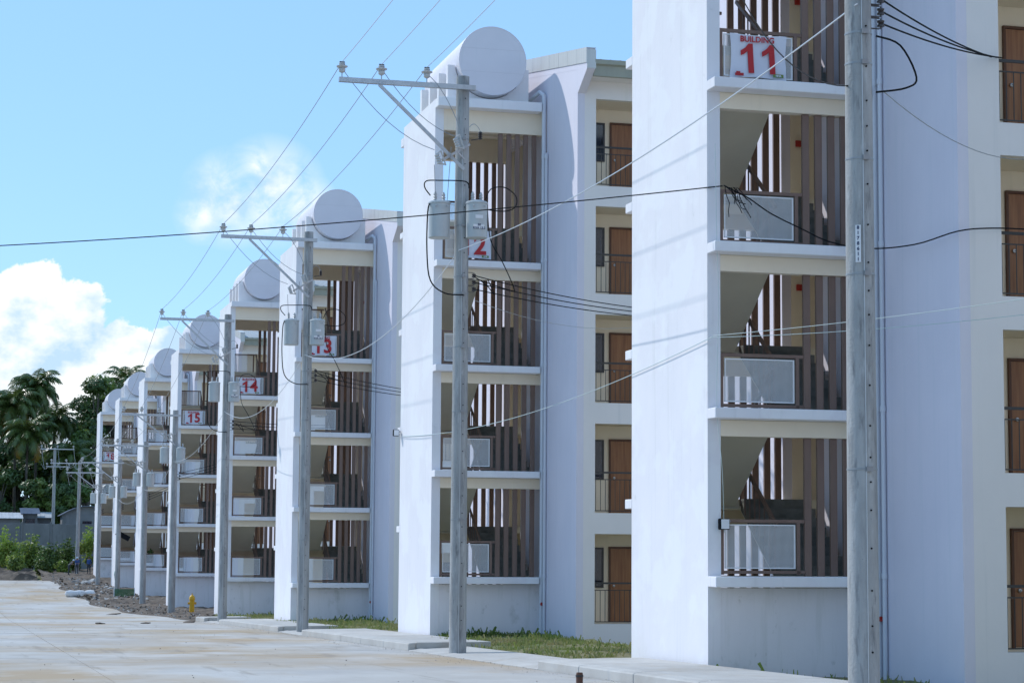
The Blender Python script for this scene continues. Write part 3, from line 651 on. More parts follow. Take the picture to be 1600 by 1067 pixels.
def pole(i, tall=True):
    y = PY[i]; x = PX[i]; z = G(y) + (.0); H = 13.5 if tall else {4: 11.0, 5: 10.5, 6: 10.2, 7: 10.0}[i]
    nm = 11 + i
    lab = f'tall tapered concrete utility pole at the kerb, {ORD[i]} in the line of poles' if tall else f'shorter concrete utility pole, {ORD[i]} in the line, beside the {ORD[i]} tower'
    p = thing('utility_pole', (x, y, z), lab, 'utility pole', 'utility poles along the road')
    r0, r1 = (.205, .155) if tall else (.20, .15)
    n = 16; prof = [(r0 + (r1 - r0) * k / 16, -.6 + (H + .6) * k / 16) for k in range(17)]
    ob('shaft', cm(f'sh{H}', lambda: MB().lathe(prof, n=n).mesh('shaft', 'pole_concrete', True)), p)
    rad = lambda h: r0 + (r1 - r0) * (h + .6) / (H + .6)
    for h in ([8.75, 8.35, 9.95, 12.0, 5.6, 3.1, 7.1] if tall else [H - 3.2, H - .5, 4.0]):
        ob('band', cm(f'bd{h}{tall}', lambda: MB().lathe([(rad(h) + .002, -.014), (rad(h) + .005, -.012), (rad(h) + .005, .012), (rad(h) + .002, .014)], n=16).box(-.04, -rad(h) - .05, -.03, .04, -rad(h), .03).mesh('band', 'steel_grey', True)), p, (0, 0, h))
    if tall:
        def bolts():
            mb = MB()
            for k in range(30): zk = .8 + .42 * k + .1 * math.sin(k * 5.1); mb.lathe([(.012, 0), (.012, .02)], (.03, -rad(zk) - .012, zk), 6, axis=1)
            return mb.mesh('bolt_holes', 'black_rubber')
        tag(ob('bolt_holes', cm('bolts', bolts), p), kind='stuff')
        ob('ground_wire', cm('gw', lambda: MB().tube([(-.03, -rad(h) - .006, h) for h in [0, 3, 6, 9, 12]], .006, 5).mesh('ground_wire', 'wire_alu')), p)
    L_ = 3.0 if tall else 2.9
    za = H - .30
    arm = ob('crossarm', cm(f'ca{tall}{H}', lambda: MB().box(-L_, -rad(za) - .12, -.055, .25, -rad(za) - .01, .055).mesh('crossarm', 'galvanized')), p, (0, 0, za))
    for k, dx in enumerate((-2.93, -2.0, -.92) if tall else (-2.8, -1.85, -.9)):
        ob('insulator', cm('ins', m_insulator), arm, (dx, -.22, .06))
    ob('brace', cm(f'br{H}', lambda: MB().bar((-2.05, -rad(za) - .065, za - .06), (0, -rad(za - 2) - .05, za - (1.95 if tall else 1.6)), .045, .075).mesh('brace', 'galvanized')), p)
    if tall:
        br = ob('cutout_bracket', cm('cbk', lambda: MB().bar((.12, -.24, 0), (-.55, -.30, -.42), .07, .06).bar((0, -.2, -.35), (-.2, -.26, -.17), .03).mesh('cutout_bracket', 'galvanized')), p, (0, 0, 12.0 - .15))
        for dx, dz in ((-.62, -.52), (-.18, -.12), ):
            ob('fuse_cutout', cm('cut', m_cutout), br, (dx, -.36, dz), (0, R(-22), R(15)))
        ob('arrester', cm('arr', m_arrester), p, (.40, -.14, 12.0))
        for k in range(3): ob('spool', cm('spool', m_spool), p, (rad(8) + .12, -.06, (8.78 if i else 9.22) - .16 * k))
        def jump():
            mb = MB()
            for a, c_, s in (((-2.0, -.25, 13.5), (-.25, -.34, 12.0), .25), ((-2.93, -.25, 13.45), (-.75, -.36, 11.65), .3), ((-.92, -.25, 13.45), (-.1, -.34, 12.1), -.2), ((-.35, -.36, 11.75), (-.42, -.18, 10.1), .0), ((-.75, -.36, 11.3), (-.65, -.18, 10.1), .0), ((.1, -.3, 12.25), (.40, -.16, 12.18), -.12)):
                mb.tube(catenary(a, c_, s, 8), .0085, 4)
            return mb.mesh('jumper_wires', 'wire_grey')
        ob('jumper_wires', cm('jmp', jump), p)
        def black():
            mb = MB()
            mb.tube(spline([(-.78, -.10, 10.62), (-.95, -.25, 10.78), (-.92, -.3, 10.92), (-.6, -.3, 10.95), (0, -.34, 10.95), (.10, -.3, 10.80)]), .015, 5)
            mb.tube(spline([(-.78, -.1, 10.45), (-.88, -.3, 10.2), (-.90, -.34, 9.3), (-.80, -.3, 8.6), (-.45, -.28, 8.32), (0, -.24, 8.30)]), .017, 5)
            mb.tube(spline([(.50, -.3, 10.55), (.62, -.34, 10.8), (.95, -.36, 10.85), (1.22, -.36, 10.65), (1.2, -.36, 10.4), (.95, -.3, 10.3), (.5, -.3, 10.32)]), .014, 5)
            mb.tube(spline([(.55, -.3, 10.3), (.62, -.34, 9.6), (.9, -.36, 9.1), (1.2, -.3, 8.5), (1.12, -.25, 8.45), (.35, -.1, 8.7)]), .013, 5)
            mb.tube(spline([(.3, -.1, 8.75), (.55, -.25, 8.55), (.75, -.2, 8.35), (.62, -.1, 8.7)]), .012, 5)
            return mb.mesh('cable_loops', 'black_rubber', True)
        if i: ob('cable_loops', cm('blk', black), p)
    else:
        ob('cutout_bracket', cm('cbk2', lambda: MB().bar((0, -.22, 0), (-.7, -.28, -.1), .06).mesh('cutout_bracket', 'galvanized')), p, (0, 0, H - 1.3))
        for dx in (-.6, -.3): ob('fuse_cutout', cm('cut', m_cutout), p, (dx, -.36, H - 1.55), (0, R(-20), 0))
        for k in range(3): ob('spool', cm('spool', m_spool), p, (rad(4) + .10, -.06, H - 3.4 - .16 * k))
        def jump2():
            mb = MB()
            for k in range(3):
                mb.tube(catenary((-2.8 + .95 * k, -.25, .1), (-.55 + .15 * k, -.36, -1.3), .35, 8), .009, 4); mb.tube(catenary((-2.8 + .95 * k, -.25, .1), (-2.3 + .95 * k, .6, .0), .35, 8), .009, 4)
            mb.tube([(-.5, -.36, -1.6), (-.55, -.3, -2.2)], .009, 4); mb.tube([(-.25, -.36, -1.6), (-.2, -.3, -2.2)], .009, 4)
            return mb.mesh('jumper_wires', 'wire_alu')
        ob('jumper_wires', cm('jmp2', jump2), p, (0, 0, H - .3))
    # transformers hang from brackets but are separate machines
    zt = 10.42 if tall else H - 2.1
    for k, (dx, dy) in enumerate(((-.56, -.10), (.28, -.34)) if i else ()):
        t = thing('transformer', (x + dx, y + dy, z + zt), f'grey pole transformer can on the {"street" if k == 0 else "building"} side of the {ORD[i]} pole', 'transformer', 'pole transformers')
        def can():
            mb = MB(); mb.lathe([(.235, -.80), (.25, -.785), (.25, .0), (.265, .005), (.265, .035), (.24, .06), (.10, .10)], n=20); return mb.mesh('can', 'transformer_paint', True)
        ob('can', cm('can', can), t)
        def bush():
            mb = MB(); mb.lathe([(.03, 0), (.05, .03), (.03, .06), (.05, .09), (.03, .12), (.045, .15), (.015, .22)], n=8); return mb.mesh('bushing', 'porcelain', True)
        for bx, by in ((-.1, 0), (.11, .05)): ob('bushing', cm('bush', bush), t, (bx, by, .08))
        ob('hanger', cm('hang', lambda: MB().box(-.03, 0, -.62, .03, .06, -.54).box(-.03, 0, -.16, .03, .06, -.08).mesh('hanger', 'galvanized')), t, (.0, .245, 0))
        for q, a in enumerate((-.13, .13)): ob('terminal', cm('term', lambda: MB().lathe([(.018, 0), (.022, .03), (.012, .06)], n=8, axis=1).mesh('terminal', 'galvanized', True)), t, (a, -.285, -.07))
        if tall:
            if k: ob('plate', cm('plate', lambda: MB().box(-.09, -.256, -.36, .09, -.246, -.28).box(-.14, -.254, -.60, .12, -.2475, -.50).mesh('plate', 'tag_white')), t)
            if k: ob('plate_print', cm('pltx', lambda: text_mesh('plate_print', '50\nKVA 13.2', .075, 'navy_print', .002)), t, (0, -.258, -.55), (R(90), 0, 0))
    return p
P11 = None
for i in range(8): 
    pp = pole(i, i < 4)
    if i == 0:
        tg = ob('number_tag', MB().box(-.035, -.004, -.24, .035, .004, .24).mesh('number_tag', 'tag_white'), pp, (-.10, -.165, 5.98), (0, 0, R(-33)))
        for k, ch in enumerate('8178611'): ob('digit', text_mesh('digit', ch, .062, 'navy_print', .002), tg, (0, -.008, .205 - .068 * k), (R(90), 0, 0))
def far_pole(x, y, zt, label, arms):
    zb = G(y); H = zt - zb; p = thing('utility_pole', (x, y, zb), label, 'utility pole', 'utility poles along the road')
    ob('shaft', MB().lathe([(.20, -.5), (.14, H)], n=12).mesh('shaft', 'pole_concrete', True), p)
    for a0, a1, h in arms:
        a = ob('crossarm', MB().box(a0, -.25, -.05, a1, -.15, .05).mesh('crossarm', 'galvanized'), p, (0, 0, H - h))
        for k in range(3): ob('insulator', cm('ins', m_insulator), a, (a0 + .1 + (a1 - a0 - .2) * k / 2, -.2, .05))
    mb = MB()
    for k in range(3):
        a = arms[0]; xa = a[0] + .1 + (a[1] - a[0] - .2) * k / 2; mb.tube(catenary((xa, -.2, H - arms[0][2] + .3), (xa + .35, -.3, H - 2.3), .2, 6), .012, 4)
        mb.tube(catenary((xa, -.2, H - arms[-1][2] + .3), (xa + .8, -.4, H - arms[-1][2] + .1), .45, 6), .012, 4)
    ob('jumper_wires', mb.mesh('jumper_wires', 'wire_alu'), p)
far_pole(10.12, 225, 11.3, 'weathered grey utility pole in front of the far trees, leftmost of all', [(-1.5, 2.0, .15), (-.9, 1.6, 2.0)])
far_pole(-12.6, 53.5, 9.6, 'utility pole across the road beyond the left edge', [(-1.2, 1.2, .2)])
far_pole(11.65, 206, 9.2, 'grey utility pole beside the farthest block, rising from the bushes', [(-2.8, .2, .2)])

# ------------------------------------------------------------------ overhead wires
def wire(name, pts, r, m_, label, group=None, cat='wire', n=5):
    if len(pts) < 12: pts = spline(pts)
    o = ob(name, MB().tube(pts, r, n).mesh(name, m_, True)); return tag(o, label, cat, group)
def ptop(i, k):
    H = 13.5 if i < 4 else {4: 11.0, 5: 10.5, 6: 10.2, 7: 10.0}[i]
    dx = ((-2.93, -2.0, -.92) if i < 4 else (-2.8, -1.85, -.9))[k]
    return Vector((PX[i] + dx, PY[i] - .22, G(PY[i]) + H - .30 + .06 + .36))
SIDE = ['street-side', 'middle', 'building-side']
for i in range(7):
    for k in range(3):
        wire('power_line', catenary(ptop(i, k), ptop(i + 1, k), (.30 if i else .2), 20), .0095, 'wire_alu' if i == 0 else 'wire_grey', f'{SIDE[k]} bare overhead line between the {ORD[i]} and {ORD[i + 1]} poles', 'bare overhead lines')
for k in range(3):
    a = ptop(0, k); wire('power_line', catenary(a, (a.x, -20, a.z + .6), .4, 12), .012, 'wire_alu', f'{SIDE[k]} bare overhead line leaving the nearest pole towards the viewer', 'bare overhead lines')
def att(i, h, dx=.2, dy=0): return Vector((PX[i] + dx, PY[i] + dy, G(PY[i]) + h))
msgr = [(0, 1, 9.1, 9.35, .35), (1, 2, 9.35, 9.3, 1.0), (2, 3, 9.3, 9.2, 1.0), (3, 4, 9.2, 8.2, .6), (4, 5, 8.2, 7.4, .6), (5, 6, 7.4, 7.2, .6)]
for a, b, ha, hb, sg in msgr:
    wire('neutral_line', catenary(att(a, ha, -.1, -.2), att(b, hb, -.1, -.2), sg, 18), .011, 'wire_alu', f'pale sagging neutral line between the {ORD[a]} and {ORD[b]} poles', 'sagging neutral lines')
for i in range(6):
    H8 = (8.78 if i else 9.22) if i < 4 else {4: 11.0, 5: 10.5}[i] - 3.4
    for k in range(3):
        e = (TX + (4.9 if i else 3.9) + .1 * k, BY[i] - EF - .02, BL[i] + ((7.45 if i else 8.92) - .12 * k if i else 8.92))
        wire('service_cable', catenary(att(i, H8 - .16 * k, .32, -.06), e, .07, 14), .013, 'black_rubber', f'{["upper", "middle", "lower"][k]} black service cable from the {ORD[i]} pole to the {ORD[i]} block', 'black service cables')
# cable across the street to block 11
wire('drop_cable', catenary((-12.5, 53.4, 8.15), (13.30, 35.05, 8.16), .42, 40), .0115, 'black_rubber', 'black cable crossing the sky from the left to the nearest tower', cat='cable')
wire('drop_cable', [(13.30, 35.0, 8.16), (13.36, 34.98, 8.13), (13.75, 34.95, 7.95), (14.2, 34.95, 7.68), (14.8, 34.93, 7.42), (15.3, 34.85, 7.20), (15.8, 34.3, 7.02), (16.1, 33.0, 6.93), (16.25, 31.66, 6.98), (16.9, 31.66, 7.06), (17.6, 31.66, 7.07)], .013, 'black_rubber', 'black cable drooping past the white mesh panel to the balconies', cat='cable')
mb = MB()
rnd = random.Random(3)
for k in range(9):
    x = 13.32 + .03 * k; p = [Vector((x, 34.98, 8.13))]
    for q in range(4): p.append(p[-1] + Vector((rnd.uniform(-.02, .12), rnd.uniform(-.03, .01), rnd.uniform(-.18, -.03))))
    mb.tube(p, .008, 4)
tag(ob('cable_tangle', mb.mesh('cable_tangle', 'black_rubber')), 'tangled black cable ends hanging on the nearest railing', 'cable')
wire('thin_wire', catenary((13.05, 61.6, 4.86), (13.02, 34.85, 5.38), .42, 30), .008, 'wire_cyan', 'thin pale wire strung between the two nearest towers', cat='wire')
wire('thin_wire', catenary((13.02, 34.85, 5.40), (21.8, 22.43, 6.62), .25, 20), .006, 'wire_cyan', 'upper of two thin pale wires crossing in front of the nearest tower', cat='wire')
wire('thin_wire', catenary((13.02, 34.85, 5.37), (21.9, 22.43, 6.35), .38, 20), .006, 'wire_cyan', 'lower of two thin pale wires crossing in front of the nearest tower', cat='wire')
wire('thin_wire', [(13.10, 34.9, 8.9), (13.12, 34.88, 7.2), (13.16, 34.9, 6.0), (13.12, 34.9, 4.2), (13.24, 34.95, 3.0), (13.33, 35.1, 1.9)], .005, 'wire_cyan', 'thin loose wire hanging down the front corner of the nearest tower', cat='wire')
wire('thin_wire', catenary(att(0, 8.0, .3, -.1), (17.6, 31.74, 8.3), .25, 12), .007, 'wire_grey', 'thin grey wire from the nearest pole to the right edge balconies', cat='wire')
wire('thin_wire', catenary(att(1, 8.2, .3, -.1), (17.9, 54.1, 7.6), .25, 12), .006, 'wire_alu', 'thin pale wire from the second pole to the block 12 balconies', cat='wire')
# black cable from above to the nearest pole
wire('drop_cable', catenary((13.4, 35.0, 12.2), att(0, 8.05, -.18, -.05), .55, 16), .011, 'black_rubber', 'black cable looping down across the top railing to the nearest pole', cat='cable')
wire('drop_cable', [att(0, 8.75, .25), att(0, 8.62, .55, -.1), att(0, 8.2, .75, -.15), att(0, 8.05, .6, -.15), att(0, 7.98, .2, -.1)], .014, 'black_rubber', 'short black cable loop beside the nearest pole', cat='cable')
# small flood lamps
def flood(loc, rz, label):
    f = thing('flood_lamp', loc, label, 'lamp', None, rz)
    ob('housing', MB().box(-.09, -.07, -.10, .09, .07, .10).mesh('housing', 'black_rubber', bevel=.015), f)
    ob('lens', MB().box(-.075, -.078, -.085, .075, -.0715, .085).mesh('lens', 'tag_white'), f); ob('bracket', MB().bar((.05, .05, 0), (.16, .12, .06), .03).mesh('bracket', 'galvanized'), f)
flood((TX - .16, BY[1] + TD - .1, 4.98), 0, 'small black flood lamp on the street wall of block 12')
flood((TX + .28, BY[0] - .07, BL[0] + .93), 0, 'small lamp clipped to the lowest railing of the nearest tower')

# ------------------------------------------------------------------ vegetation
def leaf_cloud(mb, c, rad, n, size, rnd, squash=1.0, droop=0.0, mi=0):
    for _ in range(n):
        d = Vector((rnd.gauss(0, 1), rnd.gauss(0, 1), rnd.gauss(0, 1))).normalized(); r = rnd.random() ** .45
        p = Vector(c) + Vector((d.x * rad[0], d.y * rad[1], d.z * rad[2])) * r
        nrm = (d + Vector((rnd.uniform(-.9, .9), rnd.uniform(-.9, .9), rnd.uniform(-.3, 1.1)))).normalized()
        a = nrm.orthogonal().normalized(); a.rotate(Matrix.Rotation(rnd.uniform(0, 6.28), 3, nrm)); b = nrm.cross(a); s = size * rnd.uniform(.6, 1.35)
        mb.add([p - a * s * .5, p + b * s * .28, p + a * s * .5 + nrm * s * .08, p - b * s * .28], [(0, 1, 2, 3)], mi)
def tree(x, y, h, w, label, mats=('leaf_dark',), seed=1, n=5200, low=.25, leaf=.5):
    rnd = random.Random(seed); z = G(y) - .1; t = thing('tree', (x, y, z), label, 'tree', 'trees beyond the far wall')
    tm = MB(); tm.tube([(0, 0, -.3), (.1, 0, h * .25), (-.1, .1, h * .5), (.1, 0, h * .75)], [h * .022, h * .018, h * .013, h * .006], 8)
    blobs = []
    for k in range(rnd.randint(15, 20)):
        a = rnd.uniform(0, 6.28); f = rnd.uniform(low, 1.0); rr = w * .5 * (1 - abs(f - .55) * 1.15) * math.sqrt(rnd.random()) ; c = Vector((math.cos(a) * rr, math.sin(a) * rr, h * f - w * .1))
        s = w * rnd.uniform(.12, .24); blobs.append((c, s))
        tm.tube([(0, 0, max(.15 * h, c.z * .6)), c * .5 + Vector((0, 0, c.z * .35)), c], [h * .008, h * .005, .02], 5)
    ob('trunk', tm.mesh('trunk', 'bark', True), t)
    mb = MB(); tot = sum(s * s for _, s in blobs)
    for c, s in blobs: leaf_cloud(mb, c, (s, s, s * .72), int(n * s * s / tot), leaf, rnd, mi=rnd.randrange(len(mats)))
    ob('crown', mb_plain(mb, 'crown', mats), t); return t
def mb_plain(mb, name, mats):
    me = bpy.data.meshes.new(name); me.from_pydata(mb.v, [], mb.f)
    for m_ in mats: me.materials.append(MAT[m_])
    me.polygons.foreach_set('material_index', mb.m); me.update(); return me
def palm(x, y, h, label, seed=1, nf=24, fl=4.2, yellow=0):
    rnd = random.Random(seed); z = G(y) - .1; t = thing('palm_tree', (x, y, z), label, 'palm tree', 'palm trees beyond the far wall')
    lean = Vector((rnd.uniform(-.6, .6), rnd.uniform(-.4, .4), 0)); top = Vector((lean.x, lean.y, h))
    ob('trunk', MB().tube([(0, 0, -.3), lean * .15 + Vector((0, 0, h * .3)), lean * .5 + Vector((0, 0, h * .65)), top], [.24, .18, .15, .14], 9).mesh('trunk', 'bark', True), t)
    mb = MB()
    for k in range(nf):
        az = k * 2.399 + rnd.uniform(-.2, .2); f = k / nf; e0 = R(84 - 118 * f + rnd.uniform(-9, 9)); L = fl * rnd.uniform(.85, 1.1); hd = Vector((math.cos(az), math.sin(az), 0)); mi = 1 if f > .86 and yellow and rnd.random() < yellow else 0
        p = top.copy(); seg = 12; el = e0; pts = [p.copy()]; dirs = []
        for s in range(seg):
            d = hd * math.cos(el) + Vector((0, 0, math.sin(el))); dirs.append(d); p = p + d * (L / seg); pts.append(p.copy()); el -= R(rnd.uniform(8, 13)) * (.6 + s / seg)
        mb.tube(pts, [.05 * (1 - q / (seg + 2)) for q in range(seg + 1)], 4, False, mi)
        side = hd.cross(Vector((0, 0, 1)))
        for s in range(1, seg):
            for q in range(4):
                a = pts[s].lerp(pts[s + 1], q / 4); d = dirs[s]; u = side.cross(d).normalized(); ln = fl * .27 * math.sin(math.pi * min(1, (s + q / 3) / seg * .9 + .12)) * rnd.uniform(.85, 1.1)
                for sg in (-1, 1):
                    v = (side * sg * .75 + d * .55 - Vector((0, 0, 1)) * rnd.uniform(.15, .6)).normalized(); w = d * .085
                    b1 = a + v * ln * .55; e = a + v * ln - Vector((0, 0, ln * .25))
                    mb.add([a - w * .5, a + w * .5, b1 + w * .6, b1 - w * .6], [(0, 1, 2, 3)], mi); mb.add([b1 - w * .6, b1 + w * .6, e], [(0, 1, 2)], mi)
    ob('crown', mb_plain(mb, 'crown', ('palm_leaf', 'palm_yellow')), t)
    if yellow:
        nm = MB()
        for k in range(9): a = rnd.uniform(0, 6.28); nm.lathe([(.02, -.13), (.11, -.05), (.11, .06), (.03, .13)], top + Vector((math.cos(a) * .32, math.sin(a) * .32, -.35 - .2 * rnd.random())), 8)
        ob('coconuts', nm.mesh('coconuts', 'palm_yellow', True), t)
palm(9.4, 256, 20.2, 'tallest dark coconut palm left of the white towers', 3, 46, 4.4)
palm(6.9, 253, 18.2, 'sunlit coconut palm with yellowing fronds at the left edge', 8, 44, 4.4, .9)
palm(3.6, 262, 17.5, 'coconut palm half cut by the left edge', 12, 40, 4.4, .5)
palm(12.6, 250, 12.0, 'short coconut palm between the tall palm and the dark trees', 15, 34, 4.2)
palm(20.9, 275, 22.2, 'coconut palm crown peeking over the far water tanks', 19, 24, 4.2)
palm(5.0, 259, 17.2, 'coconut palm between the two tallest left palms, partly hidden', 51, 40, 4.5, .4)
palm(11.2, 264, 16.6, 'shorter coconut palm just right of the tallest palm', 52, 36, 4.2)
palm(7.9, 248, 14.6, 'lower coconut palm in front of the tallest palm', 53, 36, 4.2, .5)
palm(2.0, 252, 15.5, 'low coconut palm at the extreme left edge', 54, 36, 4.2, .5)
palm(-5, 270, 18, 'coconut palm beyond the wall outside the left', 23, 22, 4.2)
tree(16.4, 258, 22.5, 9.0, 'tall dark tree behind the farthest block', ('leaf_dark', 'leaf_dark', 'leaf_mid'), 5, 9000, .2)
tree(19.5, 268, 24.0, 9.5, 'tall dark tree showing between the far water tanks', ('leaf_dark',), 6, 6000, .3)
tree(13.0, 262, 14.5, 7.5, 'dark tree under the gap of sky between palm and tall tree', ('leaf_dark', 'leaf_mid'), 9, 6000, .12)
tree(5.0, 246, 10.8, 8.5, 'broad green tree with sunlit top below the palms', ('leaf_mid', 'leaf_dark'), 10, 8000, .08)
tree(9.8, 243, 10.2, 6.5, 'rounded green tree behind the leftmost far pole', ('leaf_mid', 'leaf_mid', 'leaf_dark'), 11, 7000, .08)
tree(14.0, 244, 10.0, 7.0, 'green tree close behind the curved shed roof', ('leaf_dark', 'leaf_mid'), 14, 7000, .06)
tree(7.5, 268, 16.0, 11.0, 'deep shaded tree filling behind the palms', ('leaf_dark',), 16, 13000, .1, .62)
tree(1.0, 250, 13.0, 9.0, 'dark green tree at the left edge under the palms', ('leaf_dark', 'leaf_mid'), 17, 7000, .08)
tree(-7.0, 255, 15.0, 10.0, 'green tree beyond the left edge behind the wall', ('leaf_dark', 'leaf_mid'), 18, 4000, .08)
tree(12.4, 268, 17.5, 9.0, 'dark tree crown rising just right of the tall palm', ('leaf_dark', 'leaf_dark', 'leaf_mid'), 41, 12000, .1, .55)
tree(4.2, 272, 15.5, 11.0, 'deep shaded tree behind the left edge palms', ('leaf_dark',), 42, 13000, .1, .62)
tree(15.2, 252, 17.0, 7.5, 'leafy dark tree hugging the farthest tower', ('leaf_dark', 'leaf_mid', 'leaf_dark'), 43, 9000, .08)
tree(9.0, 276, 17.0, 12.0, 'shaded tree mass farthest behind the palms', ('leaf_dark',), 44, 13000, .1, .62)
tree(24.0, 262, 18.0, 10.0, 'dark tree behind the row of blocks', ('leaf_dark',), 20, 4000, .1)
def bush(x, y, w, h, label, m_, seed, n=1500, leaf=.26):
    rnd = random.Random(seed); t = thing('bush', (x, y, G(y) - .15), label, 'bush', 'bushes along the far wall'); mb = MB()
    for k in range(7):
        a = rnd.uniform(0, 6.28); rr = w * .32 * math.sqrt(rnd.random()); s = w * rnd.uniform(.18, .30); c = (math.cos(a) * rr, math.sin(a) * rr * .6, h * rnd.uniform(.2, .68)); leaf_cloud(mb, c, (s, s * .8, min(s, h * .38)), n // 7, leaf, rnd, mi=rnd.randrange(len(m_)))
    for k in range(26):
        a = rnd.uniform(0, 6.28); b = Vector((math.cos(a) * w * .3 * rnd.random(), math.sin(a) * w * .2, h * .3)); e = b + Vector((rnd.uniform(-.3, .3), rnd.uniform(-.2, .2), h * rnd.uniform(.5, .85)))
        for q in range(9):
            p = b.lerp(e, q / 8); leaf_cloud(mb, p, (.16, .16, .12), 3, leaf, rnd, mi=rnd.randrange(len(m_)))
    ob('foliage', mb_plain(mb, 'foliage', m_), t)
    st = MB()
    for k in range(5): a = rnd.uniform(0, 6.28); st.tube([(0, 0, -.1), (math.cos(a) * w * .15, math.sin(a) * w * .1, h * .35), (math.cos(a) * w * .25, math.sin(a) * w * .15, h * .6)], [.03, .02, .01], 4)
    ob('stem', st.mesh('stem', 'bark'), t)
bush(4.9, 215, 4.0, 4.2, 'tall bright grassy bush at the left edge of the far wall', ('weed',), 31, 2600)
bush(7.6, 214, 3.2, 3.4, 'bright green bush left of the far tilted rock', ('weed', 'leaf_mid'), 32, 2200)
bush(9.6, 211.5, 3.0, 2.7, 'darker green bush under the leftmost far pole', ('leaf_mid', 'leaf_dark'), 33, 2000)
bush(11.2, 212.5, 2.6, 3.0, 'round shaded bush at the foot of the far poles', ('leaf_dark', 'leaf_mid'), 34, 2000)
bush(13.2, 213, 2.6, 4.2, 'lime green bush against the farthest block', ('weed',), 35, 2200)
bush(6.0, 209.5, 2.6, 1.9, 'low green bush near the end of the road', ('leaf_mid', 'weed'), 36, 1600)
bush(8.4, 208.5, 2.4, 1.6, 'low dark bush at the far rubble heap', ('leaf_mid', 'leaf_dark'), 37, 1500)
bush(3.0, 211, 3.2, 2.2, 'low bush half hidden at the left edge', ('leaf_dark', 'leaf_mid'), 38, 1500)
bush(10.4, 208.5, 2.0, 1.3, 'small green bush behind the workers', ('leaf_mid', 'weed'), 39, 1300)
bush(0.0, 213, 4.0, 3.4, 'green bush beyond the left edge', ('weed', 'leaf_mid'), 40, 1500)
def grass(name, label, cells, n, seed, hgt=(.06, .22), m_='grass', zoff=.0, bumps=.12):
    rnd = random.Random(seed); mb = MB()
    for _ in range(n):
        x0, x1, y0, y1 = rnd.choice(cells); x = rnd.uniform(x0, x1); y = rnd.uniform(y0, y1)
        if math.sin(x * 2.1 + y * 1.3) + math.sin(x * .9 - y * 2.3 + 1) + .6 * math.sin(x * 5.3 + y * 4.1) < rnd.uniform(-1.2, .5): continue
        z = G(y) + mound(x, y) + zoff; h = rnd.uniform(*hgt) * (1.9 if rnd.random() < .06 else 1); a = rnd.uniform(0, 6.28); w = .014 + .02 * rnd.random(); l = rnd.uniform(-.6, .6) * h; q = rnd.uniform(-.6, .6) * h
        dx, dy = math.cos(a) * w, math.sin(a) * w
        mb.add([(x - dx, y - dy, z - .02), (x + dx, y + dy, z - .02), (x + l + dx * .4, y + q, z + h), (x + l * 1.3, y + q * 1.3, z + h * .9)], [(0, 1, 2, 3)])
    tag(ob(name, mb_plain(mb, name, (m_,))), label, 'grass', kind='stuff')
def mound(x, y):
    if y < 35.5: return -.06
    return .05 + .07 * (1 + math.sin(x * 1.7 + y * .8)) * .5 + .05 * math.sin(y * 2.3 + x)
def verge(i, y0, y1):
    x0, x1 = 12.37, 16.6; nx, ny = 14, int((y1 - y0) * 2.2); mb = MB(); rnd = random.Random(60 + i)
    vs = [(x0 + (x1 - x0) * a / nx, y0 + (y1 - y0) * b / ny, G(y0 + (y1 - y0) * b / ny) + (mound(x0 + (x1 - x0) * a / nx, y0 + (y1 - y0) * b / ny) + rnd.uniform(-.02, .03)) * min(1, .2 + a / 2.5) ) for b in range(ny + 1) for a in range(nx + 1)]
    n = nx + 1; mb.add(vs, [(b * n + a, b * n + a + 1, (b + 1) * n + a + 1, (b + 1) * n + a) for b in range(ny) for a in range(nx)])
    tag(ob('verge', mb.mesh('verge', 'soil_grass', True)), f'earth and grass strip between sidewalk and the {ORD[i]} block', kind='structure')
for i, (a, b) in enumerate([(24.3, 35.15), (36.0, 57.6), (66.6, 82.7), (88.2, 103.4)]):
    verge(i, a, b)
    grass('grass', f'low weedy grass growing in front of the {ORD[i]} block', [(12.45, 16.2, max(a, b - 15), b - .1), (12.45, 16.2, b - 7, b - .1)], [700, 15000, 9000, 5000][i], 70 + i, (.03, .11) if i < 2 else (.04, .14))
grass('weeds', 'taller dark weeds against the wall of the second block', [(14.6, 16.2, 55.6, 57.5), (15.4, 16.2, 53.8, 57.0), (13.3, 15.0, 56.9, 57.6)], 2600, 91, (.03, .17), 'leaf_mid')
grass('weeds', 'taller dark weeds against the wall of the third block', [(14.6, 16.2, 80.6, 82.6), (15.4, 16.2, 78.9, 82.0)], 1800, 92, (.03, .2), 'leaf_mid')
grass('weeds', 'few weeds at the foot of the nearest tower', [(13.1, 14.6, 34.6, 35.15)], 60, 90, (.05, .2), 'weed')

